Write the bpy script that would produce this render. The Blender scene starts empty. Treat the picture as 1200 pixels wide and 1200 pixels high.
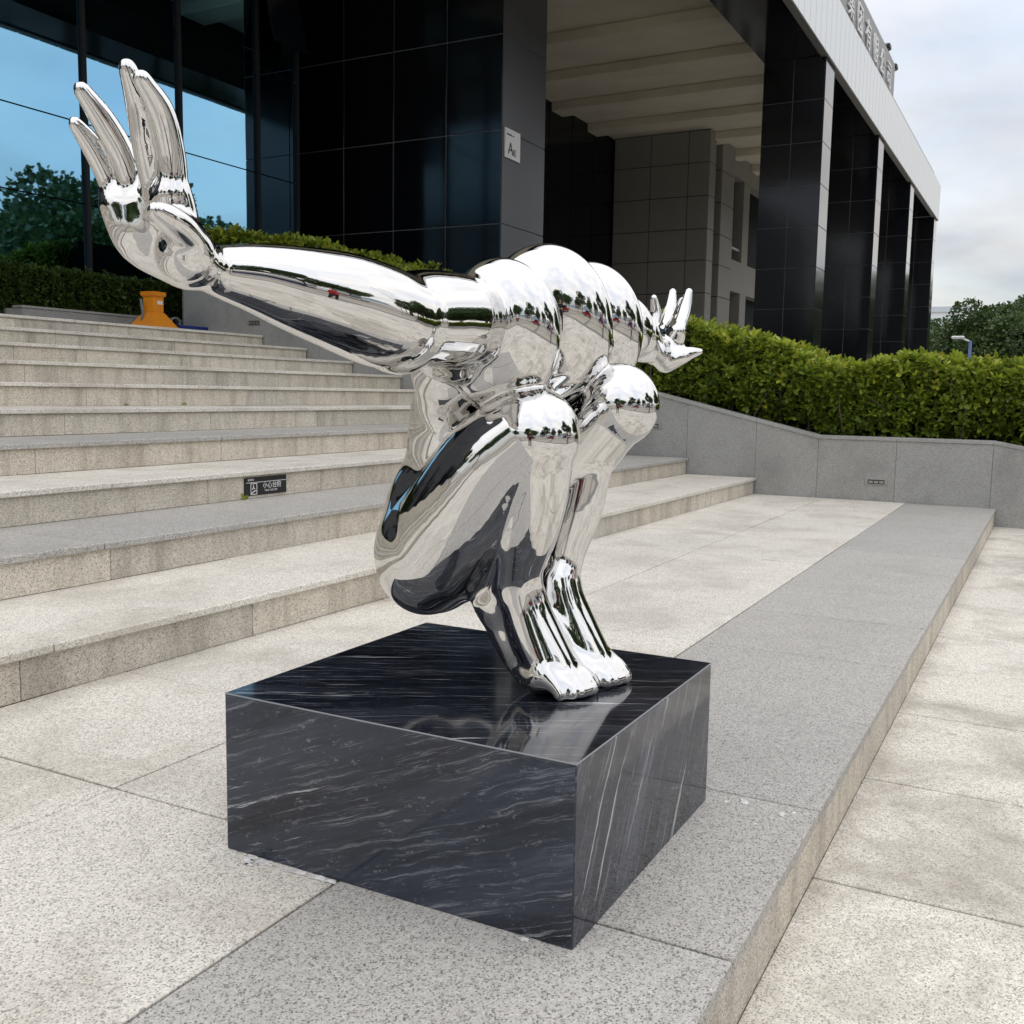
import bpy, bmesh, math, random
import numpy as np
from mathutils import Vector, Matrix
S = bpy.context.scene
# ------------------------------------------------------------------ camera
def look():
    f, yaw, pitch, roll = 1192.2, math.radians(27.994), math.radians(6.6935), math.radians(0.9464)
    F = Vector((math.cos(yaw), math.sin(yaw), 0)); R = Vector((math.sin(yaw), -math.cos(yaw), 0)); U = Vector((0, 0, 1))
    F2 = F*math.cos(pitch) - U*math.sin(pitch); U2 = F*math.sin(pitch) + U*math.cos(pitch)
    R3 = R*math.cos(roll) + U2*math.sin(roll); U3 = -R*math.sin(roll) + U2*math.cos(roll)
    cd = bpy.data.cameras.new('camera'); co = bpy.data.objects.new('camera', cd); S.collection.objects.link(co)
    cd.sensor_width = 36; cd.lens = 36*f/1200; cd.clip_start = .05; cd.clip_end = 4000
    m = Matrix.Identity(4)
    for i in range(3):
        m[i][0] = R3[i]; m[i][1] = U3[i]; m[i][2] = -F2[i]
    m[2][3] = 1.0
    co.matrix_world = m; S.camera = co
look()
# ------------------------------------------------------------------ sky and sun
SUN_EL, SUN_AZ = math.radians(84), math.radians(-10)     # high sun wholly spread by the cloud layer
def sky():
    w = bpy.data.worlds.new('World'); S.world = w; w.use_nodes = True
    t = w.node_tree; n = t.nodes; l = t.links; n.clear()
    out = n.new('ShaderNodeOutputWorld'); bg = n.new('ShaderNodeBackground'); bg.inputs['Strength'].default_value = .12
    st = n.new('ShaderNodeTexSky'); st.sky_type = 'NISHITA'; st.sun_disc = False
    st.sun_elevation = SUN_EL; st.sun_rotation = math.radians(90) - SUN_AZ; st.air_density = 1.2; st.dust_density = 1.2
    tc = n.new('ShaderNodeTexCoord'); sep = n.new('ShaderNodeSeparateXYZ'); l.new(tc.outputs['Generated'], sep.inputs[0])
    ad = n.new('ShaderNodeMath'); ad.operation = 'ADD'; ad.inputs[1].default_value = .22; l.new(sep.outputs['Z'], ad.inputs[0])
    mx = n.new('ShaderNodeMath'); mx.operation = 'MAXIMUM'; mx.inputs[1].default_value = .05; l.new(ad.outputs[0], mx.inputs[0])
    cb = n.new('ShaderNodeCombineXYZ')
    for ax in 'XY':
        dv = n.new('ShaderNodeMath'); dv.operation = 'DIVIDE'; l.new(sep.outputs[ax], dv.inputs[0]); l.new(mx.outputs[0], dv.inputs[1]); l.new(dv.outputs[0], cb.inputs[ax])
    nz = n.new('ShaderNodeTexNoise'); nz.inputs['Scale'].default_value = 1.25; nz.inputs['Detail'].default_value = 7; nz.inputs['Roughness'].default_value = .55; nz.inputs['Distortion'].default_value = .35
    l.new(cb.outputs[0], nz.inputs['Vector'])
    cr = n.new('ShaderNodeValToRGB'); cr.color_ramp.elements[0].position = .36; cr.color_ramp.elements[1].position = .60
    cr.color_ramp.elements[0].color = (.62, .62, .62, 1); cr.color_ramp.elements[1].color = (.98, .98, .98, 1); l.new(nz.outputs['Fac'], cr.inputs[0])
    n2 = n.new('ShaderNodeTexNoise'); n2.inputs['Scale'].default_value = 2.1; n2.inputs['Detail'].default_value = 5; l.new(cb.outputs[0], n2.inputs['Vector'])
    c2 = n.new('ShaderNodeValToRGB'); c2.color_ramp.elements[0].position = .33; c2.color_ramp.elements[1].position = .66
    c2.color_ramp.elements[0].color = (2.8, 2.9, 3.15, 1); c2.color_ramp.elements[1].color = (4.5, 4.4, 4.3, 1); l.new(n2.outputs['Fac'], c2.inputs[0])
    # overcast sky: brighter towards the zenith, the same all round
    e1 = n.new('ShaderNodeMath'); e1.operation = 'MAXIMUM'; e1.inputs[1].default_value = 0; l.new(sep.outputs['Z'], e1.inputs[0])
    e2 = n.new('ShaderNodeMath'); e2.operation = 'MULTIPLY_ADD'; e2.inputs[1].default_value = 1.5/1.39; e2.inputs[2].default_value = 1/1.39; l.new(e1.outputs[0], e2.inputs[0])
    ov = n.new('ShaderNodeVectorMath'); ov.operation = 'SCALE'; l.new(c2.outputs['Color'], ov.inputs[0]); l.new(e2.outputs[0], ov.inputs['Scale'])
    mix = n.new('ShaderNodeMix'); mix.data_type = 'RGBA'; l.new(cr.outputs['Color'], mix.inputs[0]); l.new(st.outputs[0], mix.inputs[6]); l.new(ov.outputs[0], mix.inputs[7])
    l.new(mix.outputs[2], bg.inputs['Color']); l.new(bg.outputs[0], out.inputs['Surface'])
    sd = bpy.data.lights.new('sun', 'SUN'); sd.energy = .65; sd.angle = math.radians(168); sd.color = (1, .93, .84)
    so = bpy.data.objects.new('sun', sd); S.collection.objects.link(so)
    d = Vector((math.cos(SUN_EL)*math.cos(SUN_AZ), math.cos(SUN_EL)*math.sin(SUN_AZ), math.sin(SUN_EL)))
    so.rotation_euler = d.to_track_quat('Z', 'Y').to_euler(); so.location = d*50
sky()
S.view_settings.view_transform = 'Standard'; S.view_settings.look = 'None'; S.view_settings.gamma = 1; S.view_settings.exposure = 0.9
S.render.engine = 'CYCLES'

# ------------------------------------------------------------------ helpers
rnd = random.Random(7)
COL = S.collection
def tag(o, label, cat, group=None):
    o['label'] = label; o['category'] = cat
    if group: o['group'] = group
    return o
def link(name, me, parent=None, mat=None):
    o = bpy.data.objects.new(name, me); COL.objects.link(o)
    if parent is not None: o.parent = parent
    if mat is not None and me is not None and not me.materials: me.materials.append(mat)
    return o
def empty(name, loc=(0, 0, 0), rz=0):
    o = bpy.data.objects.new(name, None); COL.objects.link(o); o.location = loc; o.rotation_euler = (0, 0, rz); o.empty_display_size = .1
    return o
def local(o, parent, world):
    """place a part whose mesh is in world coordinates under a thing with its own origin"""
    o.parent = parent; o.matrix_parent_inverse = parent.matrix_basis.inverted(); return o
def mesh_of(bm, name='m', smooth=False):
    me = bpy.data.meshes.new(name); bm.to_mesh(me); bm.free()
    if smooth:
        for p in me.polygons: p.use_smooth = True
    return me
def box_bm(bm, x0, x1, y0, y1, z0, z1, bev=0.0, M=None):
    r = bmesh.ops.create_cube(bm, size=1.0)['verts']
    bmesh.ops.scale(bm, vec=(x1-x0, y1-y0, z1-z0), verts=r)
    bmesh.ops.translate(bm, vec=((x0+x1)/2, (y0+y1)/2, (z0+z1)/2), verts=r)
    if bev > 0:
        e = list({e for v in r for e in v.link_edges})
        q = bmesh.ops.bevel(bm, geom=e, offset=bev, segments=1, affect='EDGES', profile=.5)
        r = list({v for f in q['faces'] for v in f.verts} | {v for v in r if v.is_valid})
    if M is not None: bmesh.ops.transform(bm, matrix=M, verts=r)
    return r
def box(name, x0, x1, y0, y1, z0, z1, mat, parent=None, bev=0.0):
    bm = bmesh.new(); box_bm(bm, x0, x1, y0, y1, z0, z1, bev)
    return link(name, mesh_of(bm, name), parent, mat)
def poly(name, verts, faces, mat, parent=None, smooth=False):
    me = bpy.data.meshes.new(name); me.from_pydata([tuple(v) for v in verts], [], faces); me.update()
    if smooth: me.polygons.foreach_set('use_smooth', [True]*len(me.polygons))
    return link(name, me, parent, mat)
def tube_bm(bm, pts, rads, n=10, cap=True):
    rings = []
    for i, p in enumerate(pts):
        p = Vector(p); a = Vector(pts[max(i-1, 0)]); b = Vector(pts[min(i+1, len(pts)-1)]); t = (b-a).normalized()
        u = t.cross(Vector((0, 0, 1)) if abs(t.z) < .9 else Vector((1, 0, 0))).normalized(); v = t.cross(u)
        r = rads[i] if isinstance(rads, (list, tuple)) else rads
        rings.append([bm.verts.new(p + u*r*math.cos(2*math.pi*k/n) + v*r*math.sin(2*math.pi*k/n)) for k in range(n)])
    for A, B in zip(rings, rings[1:]):
        for k in range(n): bm.faces.new((A[k], A[(k+1) % n], B[(k+1) % n], B[k]))
    if cap:
        bm.faces.new(rings[0][::-1]); bm.faces.new(rings[-1])
def tube(name, pts, rads, mat, parent=None, n=10):
    bm = bmesh.new(); tube_bm(bm, pts, rads, n); bmesh.ops.recalc_face_normals(bm, faces=bm.faces)
    return link(name, mesh_of(bm, name, True), parent, mat)
def mat(name):
    m = bpy.data.materials.new(name); m.use_nodes = True
    return m, m.node_tree.nodes, m.node_tree.links, m.node_tree.nodes['Principled BSDF']
def plain(name, col, rough=.6, metal=0.0, spec=.5):
    m, n, l, b = mat(name); b.inputs['Base Color'].default_value = (*col, 1); b.inputs['Roughness'].default_value = rough
    b.inputs['Metallic'].default_value = metal; b.inputs['Specular IOR Level'].default_value = spec
    return m
def ramp(n, stops):
    r = n.new('ShaderNodeValToRGB'); e = r.color_ramp.elements
    while len(e) < len(stops): e.new(.5)
    for k, (p, c) in enumerate(stops):
        e[k].position = p; e[k].color = (*c, 1) if len(c) == 3 else c
    return r
def noise(n, l, vec, scale, detail=3, rough=.5, dist=0):
    t = n.new('ShaderNodeTexNoise'); t.inputs['Scale'].default_value = scale; t.inputs['Detail'].default_value = detail
    t.inputs['Roughness'].default_value = rough; t.inputs['Distortion'].default_value = dist
    if vec is not None: l.new(vec, t.inputs['Vector'])
    return t
def mixc(n, l, fac, a, b, mode='MIX'):
    m = n.new('ShaderNodeMix'); m.data_type = 'RGBA'; m.blend_type = mode
    for s, v in ((m.inputs[0], fac), (m.inputs[6], a), (m.inputs[7], b)):
        if isinstance(v, (int, float)): s.default_value = v
        elif isinstance(v, tuple): s.default_value = (*v, 1) if len(v) == 3 else v
        else: l.new(v, s)
    return m.outputs[2]

# ------------------------------------------------------------------ materials
def granite(name, a, b, speck=.5, stain=(.30, .27, .22), stain_amt=.35, rough=.62, streak=False, bump=.05, vary=.045):
    m, n, l, bs = mat(name)
    geo = n.new('ShaderNodeNewGeometry'); P = geo.outputs['Position']; oi = n.new('ShaderNodeObjectInfo')
    big = noise(n, l, P, 1.1, 6, .6, .6); c = mixc(n, l, big.outputs['Fac'], a, b)
    # mineral grains: each crystal its own grey
    g2 = n.new('ShaderNodeTexVoronoi'); g2.inputs['Scale'].default_value = 300; l.new(P, g2.inputs['Vector']); sx = n.new('ShaderNodeSeparateColor'); l.new(g2.outputs['Color'], sx.inputs[0])
    r1 = ramp(n, [(0, (1-speck*1.15,)*3), (.14, (1-speck*.75,)*3), (.30, (.96,)*3), (.72, (1.05,)*3), (1, (1.0+speck*.42,)*3)]); l.new(sx.outputs[0], r1.inputs[0]); c = mixc(n, l, 1.0, c, r1.outputs['Color'], 'MULTIPLY')
    g1 = noise(n, l, P, 60, 4, .7); r2 = ramp(n, [(.34, (1-speck*.25,)*3), (.50, (1, 1, 1)), (.66, (1+speck*.10,)*3)]); l.new(g1.outputs['Fac'], r2.inputs[0]); c = mixc(n, l, 1.0, c, r2.outputs['Color'], 'MULTIPLY')
    # weathering
    sv = P
    if streak:
        mp = n.new('ShaderNodeMapping'); mp.inputs['Scale'].default_value = (7, 7, 1.2); l.new(P, mp.inputs[0]); sv = mp.outputs[0]
    s = noise(n, l, sv, 2.0 if not streak else 1.0, 8, .68, .4); sr = ramp(n, [(.46, (0,)*3), (.74, (stain_amt,)*3)]); l.new(s.outputs['Fac'], sr.inputs[0])
    c = mixc(n, l, sr.outputs['Color'], c, stain)
    s2 = noise(n, l, P, 14, 6, .7); sr2 = ramp(n, [(.60, (0,)*3), (.78, (stain_amt*.8,)*3)]); l.new(s2.outputs['Fac'], sr2.inputs[0])
    c = mixc(n, l, sr2.outputs['Color'], c, tuple(v*.7 for v in stain))
    tv = ramp(n, [(0, (1-vary, 1-vary, 1-vary*.9)), (.5, (1, 1-vary*.15, 1-vary*.5)), (1, (1+vary, 1+vary*.95, 1+vary*.8))]); l.new(oi.outputs['Random'], tv.inputs[0]); c = mixc(n, l, 1.0, c, tv.outputs['Color'], 'MULTIPLY')
    l.new(c, bs.inputs['Base Color']); bs.inputs['Roughness'].default_value = rough
    bp = n.new('ShaderNodeBump'); bp.inputs['Strength'].default_value = bump; bp.inputs['Distance'].default_value = .004; l.new(g1.outputs['Fac'], bp.inputs['Height']); l.new(bp.outputs[0], bs.inputs['Normal'])
    return m
def marble(name, v, nrm, base=1.0):
    """dark marble; v = vein direction, nrm = across the veins in the face"""
    m, n, l, b = mat(name); geo = n.new('ShaderNodeNewGeometry'); P = geo.outputs['Position']
    v = Vector(v).normalized(); nrm = Vector(nrm).normalized(); w = v.cross(nrm)
    wob = noise(n, l, P, 5, 4, .55); wm = n.new('ShaderNodeMath'); wm.operation = 'MULTIPLY'; wm.inputs[1].default_value = .035; l.new(wob.outputs['Fac'], wm.inputs[0])
    def dot(d, k):
        q = n.new('ShaderNodeVectorMath'); q.operation = 'DOT_PRODUCT'; q.inputs[1].default_value = d; l.new(P, q.inputs[0])
        return q.outputs['Value'], k
    cb = n.new('ShaderNodeCombineXYZ')
    for ax, (d, k) in zip('XYZ', ((v, 1.0), (nrm, 1.0), (w, 1.0))):
        q, _ = dot(d, k)
        if ax == 'Y':
            a = n.new('ShaderNodeMath'); a.operation = 'ADD'; l.new(q, a.inputs[0]); l.new(wm.outputs[0], a.inputs[1]); q = a.outputs[0]
        l.new(q, cb.inputs[ax])
    def layer(sx, sy, sz, det, rg):
        mp = n.new('ShaderNodeMapping'); mp.inputs['Scale'].default_value = (sx, sy, sz); l.new(cb.outputs[0], mp.inputs[0])
        return noise(n, l, mp.outputs[0], 1.0, det, rg).outputs['Fac']
    bands = layer(1.1, 10, 4, 7, .68); r = ramp(n, [(.34, (.005*base, .0065*base, .011*base)), (.56, (.020*base, .024*base, .037*base)), (.70, (.058*base, .064*base, .080*base))]); l.new(bands, r.inputs[0]); c = r.outputs['Color']
    fine = layer(4, 100, 20, 8, .76); rf = ramp(n, [(.545, (0,)*3), (.64, (.55,)*3)]); l.new(fine, rf.inputs[0]); c = mixc(n, l, rf.outputs['Color'], c, (.28, .295, .33))
    strong = layer(1.5, 44, 9, 8, .70); rs = ramp(n, [(.625, (0,)*3), (.66, (.9,)*3)]); l.new(strong, rs.inputs[0]); c = mixc(n, l, rs.outputs['Color'], c, (.50, .51, .53))
    wisp = layer(26, 60, 40, 8, .8); rw = ramp(n, [(.585, (0,)*3), (.65, (.5*min(base, 1.2),)*3)]); l.new(wisp, rw.inputs[0]); c = mixc(n, l, rw.outputs['Color'], c, (.26, .27, .295))
    l.new(c, b.inputs['Base Color']); b.inputs['Roughness'].default_value = .07; b.inputs['Specular IOR Level'].default_value = .5
    return m
M = {}
M['beige'] = granite('beige_granite', (.79, .76, .695), (.655, .625, .565), .55, (.34, .30, .245), .62)
M['worn'] = granite('worn_beige_granite', (.79, .755, .685), (.655, .62, .555), .55, (.25, .22, .175), .85)
M['grey'] = granite('grey_granite', (.49, .475, .45), (.42, .408, .386), .62, (.2, .19, .17), .25)
M['riser'] = granite('riser_granite', (.70, .65, .57), (.56, .52, .45), .55, (.17, .14, .10), .62, .7, True, .05, .12)
M['wall'] = granite('wall_granite', (.40, .40, .39), (.31, .315, .31), .45, (.15, .15, .145), .45, .55)
M['joint'] = plain('joint_mortar', (.115, .105, .09), .9)
M['marble_front'] = marble('marble_front', (0, -math.cos(.38), math.sin(.38)), (0, math.sin(.38), math.cos(.38)), 1.7)
M['marble_side'] = marble('marble_side', (math.cos(1.05), 0, math.sin(1.05)), (-math.sin(1.05), 0, math.cos(1.05)), 1.5)
M['marble_top'] = marble('marble_top', (math.sin(.50), -math.cos(.50), 0), (math.cos(.50), math.sin(.50), 0), .7)
def tile_mat():
    m, n, l, b = mat('black_tile'); geo = n.new('ShaderNodeNewGeometry'); oi = n.new('ShaderNodeObjectInfo')
    c = ramp(n, [(0, (.004, .005, .008)), (1, (.008, .009, .012))]); l.new(oi.outputs['Random'], c.inputs[0]); l.new(c.outputs[0], b.inputs['Base Color'])
    b.inputs['Roughness'].default_value = .10; b.inputs['Specular IOR Level'].default_value = .5
    w = noise(n, l, geo.outputs['Position'], .9, 2); bp = n.new('ShaderNodeBump'); bp.inputs['Strength'].default_value = .12; bp.inputs['Distance'].default_value = .03; l.new(w.outputs['Fac'], bp.inputs['Height']); l.new(bp.outputs[0], b.inputs['Normal'])
    return m
M['tile'] = tile_mat()
M['marble_edge'] = plain('marble_chamfer', (.22, .225, .24), .4)
M['tile_joint'] = plain('tile_joint', (.24, .25, .27), .7)
def glass_mat():
    m, n, l, b = mat('blue_coated_glass'); b.inputs['Base Color'].default_value = (.20, .42, .60, 1); b.inputs['Metallic'].default_value = 1; b.inputs['Roughness'].default_value = .015
    geo = n.new('ShaderNodeNewGeometry'); w = noise(n, l, geo.outputs['Position'], .7, 1); bp = n.new('ShaderNodeBump'); bp.inputs['Strength'].default_value = .05; bp.inputs['Distance'].default_value = .02; l.new(w.outputs['Fac'], bp.inputs['Height']); l.new(bp.outputs[0], b.inputs['Normal'])
    return m
M['glass'] = glass_mat()
M['dark_glass'] = plain('dark_glass', (.006, .008, .012), .12, 0, .18)
M['dark_window'] = plain('shaded_window', (.012, .014, .017), .7, 0, .1)
M['mullion'] = plain('dark_mullion', (.012, .011, .012), .55, 0, .25)
M['tile_sky_sheen'] = plain('black_tile_painted_sheen', (.10, .104, .115), .32)  # sky reflection on the pier's black front tiles, painted as a lighter grey
def concrete(name, c, k=.25):
    m, n, l, b = mat(name); geo = n.new('ShaderNodeNewGeometry'); q = noise(n, l, geo.outputs['Position'], .6, 6, .6)
    l.new(mixc(n, l, q.outputs['Fac'], tuple(v*(1-k) for v in c), tuple(v*(1+k) for v in c)), b.inputs['Base Color']); b.inputs['Roughness'].default_value = .8
    return m
M['soffit'] = concrete('soffit_plaster', (.82, .77, .64))
M['stone'] = concrete('stone_panel', (.33, .325, .30), .12)
M['fascia'] = plain('fascia_metal', (.62, .64, .65), .35, .3)
M['sign_grey'] = plain('sign_backing_grey', (.30, .30, .30), .6)
M['white'] = plain('white_paint', (.8, .8, .8), .5)
M['black'] = plain('black_plate', (.008, .008, .01), .35)
M['steel'] = plain('brushed_steel', (.36, .36, .35), .5, .8)
M['orange'] = plain('orange_plastic', (.80, .28, .012), .45)
M['blue'] = plain('blue_plastic', (.015, .03, .22), .5)
M['pipe'] = plain('grey_pvc', (.16, .17, .19), .5)
M['soil'] = plain('soil', (.035, .028, .02), .95)
M['bark'] = concrete('bark', (.09, .07, .05))
def leaf_mat(name, cols, trans=.35):
    m, n, l, b = mat(name); at = n.new('ShaderNodeAttribute'); at.attribute_name = 'tint'
    r = ramp(n, cols); l.new(at.outputs['Fac'], r.inputs[0]); l.new(r.outputs[0], b.inputs['Base Color']); b.inputs['Roughness'].default_value = .42
    tr = n.new('ShaderNodeBsdfTranslucent'); l.new(r.outputs[0], tr.inputs['Color']); mx = n.new('ShaderNodeMixShader'); mx.inputs[0].default_value = trans
    l.new(b.outputs[0], mx.inputs[1]); l.new(tr.outputs[0], mx.inputs[2]); l.new(mx.outputs[0], n['Material Output'].inputs['Surface'])
    return m
M['leaf'] = leaf_mat('hedge_leaf', [(0, (.055, .085, .014)), (.45, (.165, .24, .026)), (.75, (.32, .40, .04)), (.95, (.50, .53, .07)), (1, (.14, .08, .02))])
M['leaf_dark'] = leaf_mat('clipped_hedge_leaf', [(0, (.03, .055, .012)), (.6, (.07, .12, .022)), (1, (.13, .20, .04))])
M['tree'] = leaf_mat('tree_leaf', [(0, (.025, .055, .016)), (.6, (.06, .11, .03)), (1, (.11, .16, .05))], .25)

# ------------------------------------------------------------------ ground, terraces and stairs
def structure(o): o['kind'] = 'structure'; return o
PX0, PW = 1.70-7*.755, .755                     # first joint and joint spacing of the paving along the steps
def ground_mat():
    m, n, l, b = mat('plaza_paving'); geo = n.new('ShaderNodeNewGeometry'); P = geo.outputs['Position']
    br = n.new('ShaderNodeTexBrick'); br.offset = 0; br.inputs['Scale'].default_value = 1; br.inputs['Brick Width'].default_value = .755; br.inputs['Row Height'].default_value = .79
    br.inputs['Mortar Size'].default_value = .006; br.inputs['Color1'].default_value = (.46, .42, .355, 1); br.inputs['Color2'].default_value = (.40, .365, .305, 1); br.inputs['Mortar'].default_value = (.12, .11, .09, 1)
    l.new(P, br.inputs['Vector'])
    b2 = n.new('ShaderNodeTexBrick'); b2.offset = 0; b2.inputs['Scale'].default_value = 1; b2.inputs['Brick Width'].default_value = 6.04; b2.inputs['Row Height'].default_value = 3.95; b2.inputs['Mortar Size'].default_value = .40
    b2.inputs['Color1'].default_value = (0, 0, 0, 1); b2.inputs['Color2'].default_value = (0, 0, 0, 1); b2.inputs['Mortar'].default_value = (1, 1, 1, 1); l.new(P, b2.inputs['Vector'])
    c = mixc(n, l, b2.outputs['Color'], br.outputs['Color'], (.22, .218, .21))
    s = noise(n, l, P, .8, 8, .65); c = mixc(n, l, 1.0, c, mixc(n, l, s.outputs['Fac'], (.62, .61, .6), (1.25, 1.25, 1.25)), 'MULTIPLY')
    l.new(c, b.inputs['Base Color']); b.inputs['Roughness'].default_value = .75
    return m
def sheet(name, x0, x1, y0, y1, z, m):
    return structure(poly(name, [(x0, y0, z), (x1, y0, z), (x1, y1, z), (x0, y1, z)], [(0, 1, 2, 3)], m))
sheet('ground', -1500, 1500, -1500, 1500, -.20, ground_mat())
G = .0035                                        # half a joint
def slab(parent, x0, x1, y0, y1, ztop, m, th=.03, name='slab'):
    dz = rnd.uniform(-.0012, .0012)
    return box(name, x0+G, x1-G, y0+G, y1-G, ztop-th, ztop+dz, m, parent, .0022)
low = structure(box('lower_terrace', -3.5, 10.42, -3.5, .46, -.215, -.176, M['joint']))
for i in range(19):
    for j in range(5):
        slab(low, PX0+PW*i, min(PX0+PW*(i+1), 10.446), .455-.79*(j+1), .455-.79*j, -.17, M['worn'])
up = structure(box('upper_terrace', -3.5, 10.44, .47, 2.90, -.21, -.006, M['joint']))
for i in range(19):
    a, b = PX0+PW*i, min(PX0+PW*(i+1), 10.449)
    slab(up, a, b, .44, 1.235, 0, M['grey'])
    slab(up, a, b, 1.235, 2.02, 0, M['beige']); slab(up, a, b, 2.02, 2.84, 0, M['beige'])
x = -3.5
while x < 10.4:                                  # the face of the terrace's edge
    w = rnd.uniform(.6, 1.1); box('riser_stone', x+.003, min(x+w, 10.44)-.003, .4525, .475, -.174, -.031, M['riser'], up, .002); x += w
NST, RISE, RUN = 10, .1695, .7335
def nose_y(k, X): return 2.70 + RUN*(k-1) + .0135*(10.45-X)*(10-k)/9*1.0
stairs = None
def build_stairs():
    global stairs
    v, f = [], []
    xs = (-3.5, 10.445)
    for X in xs:
        v.append((X, nose_y(1, X)+.045, -.05))
        for k in range(1, NST+1):
            v.append((X, nose_y(k, X)+.045, RISE*k-.034)); v.append((X, (nose_y(k+1, X) if k < NST else 11.0)+.045, RISE*k-.034))
        v.append((X, 11.045, -.05))
    n = len(v)//2
    for i in range(n): f.append((i, (i+1) % n, n+(i+1) % n, n+i))
    stairs = structure(poly('stairs', v, f, M['joint']))
    for k in range(1, NST+1):
        x = -3.5 + rnd.uniform(-.5, 0); z = RISE*k; m = M['grey'] if k in (2, 4) else M['beige']
        while x < 10.44:
            w = 1.51 if k % 2 else 1.13; a, b = max(x, -3.5), min(x+w, 10.44)
            if b-a > .05:
                bm = bmesh.new(); vs = box_bm(bm, a+.002, b-.002, 0, 1, z-.03, z+rnd.uniform(-.001, .001), 0)
                for q in vs: q.co.y = (nose_y(k, q.co.x)+rnd.uniform(-.001, .001)) if q.co.y < .5 else ((nose_y(k+1, q.co.x)+.03) if k < NST else 10.98)
                bmesh.ops.bevel(bm, geom=bm.edges[:], offset=.004, segments=1, affect='EDGES')
                link('tread', mesh_of(bm), stairs, m)
            x += w
        x = -3.5
        while x < 10.43:
            w = rnd.choice((.72, 1.05, 1.3, 1.48)) * rnd.uniform(.95, 1.05); a, b = x, min(x+w, 10.44)
            bm = bmesh.new(); vs = box_bm(bm, a+.0013, b-.0013, 0, 1, z-RISE+.001, z-.0315, 0)
            for q in vs: q.co.y = nose_y(k, q.co.x) + (.024 if q.co.y < .5 else .05)
            bmesh.ops.bevel(bm, geom=bm.edges[:], offset=.002, segments=1, affect='EDGES')
            link('riser_stone', mesh_of(bm), stairs, M['riser']); x += w
build_stairs()
land = structure(box('landing', -9, 60, 10.98, 16, 1.2, 1.69, M['grey']))
bank = structure(box('planting_bed', 10.6, 23.5, -4, 9.0, -.3, .50, M['soil']))
bank2 = structure(poly('planted_slope', [(10.62, 2.0, .48), (10.62, 10.7, 2.2), (16.4, 10.7, 2.2), (16.4, 2.0, .48), (10.62, 10.7, 1.0), (16.4, 10.7, 1.0)], [(0, 3, 2, 1), (1, 2, 5, 4)], M['soil']))
# ------------------------------------------------------------------ granite cheek wall beside the stairs
def wall_top(y):
    if y < .5: return .627 - (.5-y)*.18 if y > -1.5 else .267
    if y < 2.09: return .627
    return .627 + (y-2.09)*.2318
def prism_yz(name, x0, x1, ys, bot, top, m, parent, bev=0):
    v = [(X, y, bot(y)) for X in (x0, x1) for y in ys] + [(X, y, top(y)) for X in (x0, x1) for y in ys]; n = len(ys); f = []
    for i in range(n-1):
        f += [(i, i+1, n+i+1, n+i)[::-1], (2*n+i, 2*n+i+1, 3*n+i+1, 3*n+i), (i, i+1, 2*n+i+1, 2*n+i), (n+i, n+i+1, 3*n+i+1, 3*n+i)[::-1]]
    f += [(0, n, 3*n, 2*n)[::-1], (n-1, 2*n-1, 4*n-1, 3*n-1)]
    o = poly(name, v, f, m, parent); bm = bmesh.new(); bm.from_mesh(o.data); bmesh.ops.recalc_face_normals(bm, faces=bm.faces)
    if bev: bmesh.ops.bevel(bm, geom=[e for e in bm.edges if e.calc_face_angle(0) > .5], offset=bev, segments=1, affect='EDGES')
    bm.to_mesh(o.data); bm.free(); return o
def build_cheek_wall():
    w = prism_yz('cheek_wall', 10.475, 10.60, [-4, -1.5, .5, 2.09, 10.74], lambda y: -.25, lambda y: wall_top(y)-.035, M['wall'], None)
    tag(w, 'grey granite cheek wall with a kinked top at the end of the stairs', 'wall')
    cuts = [-4, -2.2, -.9, .5, 1.35, 2.09, 2.72, 3.46, 4.4, 5.4, 6.4, 7.4, 8.4, 9.3, 9.95, 10.75]
    for a, b in zip(cuts, cuts[1:]):
        ys = [a+.0015] + [q for q in (-1.5,) if a < q < b] + [b-.0015]
        prism_yz('panel', 10.45 if a > .3 else 10.447, 10.476, ys, lambda y: -.2, lambda y: wall_top(y)-.034, M['wall'], w)
    for a, b in zip(cuts[::2], cuts[2::2]+[10.76]):
        ys = [a+.001] + [q for q in (-1.5, .5, 2.09) if a+.01 < q < b-.01] + [b-.001]
        if b > a+.05: prism_yz('cap_stone', 10.437, 10.63, ys, lambda y: wall_top(y)-.0335, wall_top, M['wall'], w, .003)
    box('panel', 10.45, 10.63, 10.742, 10.76, 1.6, wall_top(10.7)-.034, M['wall'], w)
    for (y, z) in ((1.52, .19), (3.86, .67), (9.46, 1.86)):
        fr = box('step_light', 10.441, 10.452, y-.11, y+.11, z-.035, z+.035, M['steel'], w, .004)
        box('grille', 10.438, 10.4405, y-.078, y+.078, z-.020, z+.020, M['black'], fr)
        for i in range(3): box('louvre', 10.4365, 10.4378, y-.07+.05*i, y-.03+.05*i, z-.012, z+.010, M['steel'], fr)
build_cheek_wall()

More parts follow.
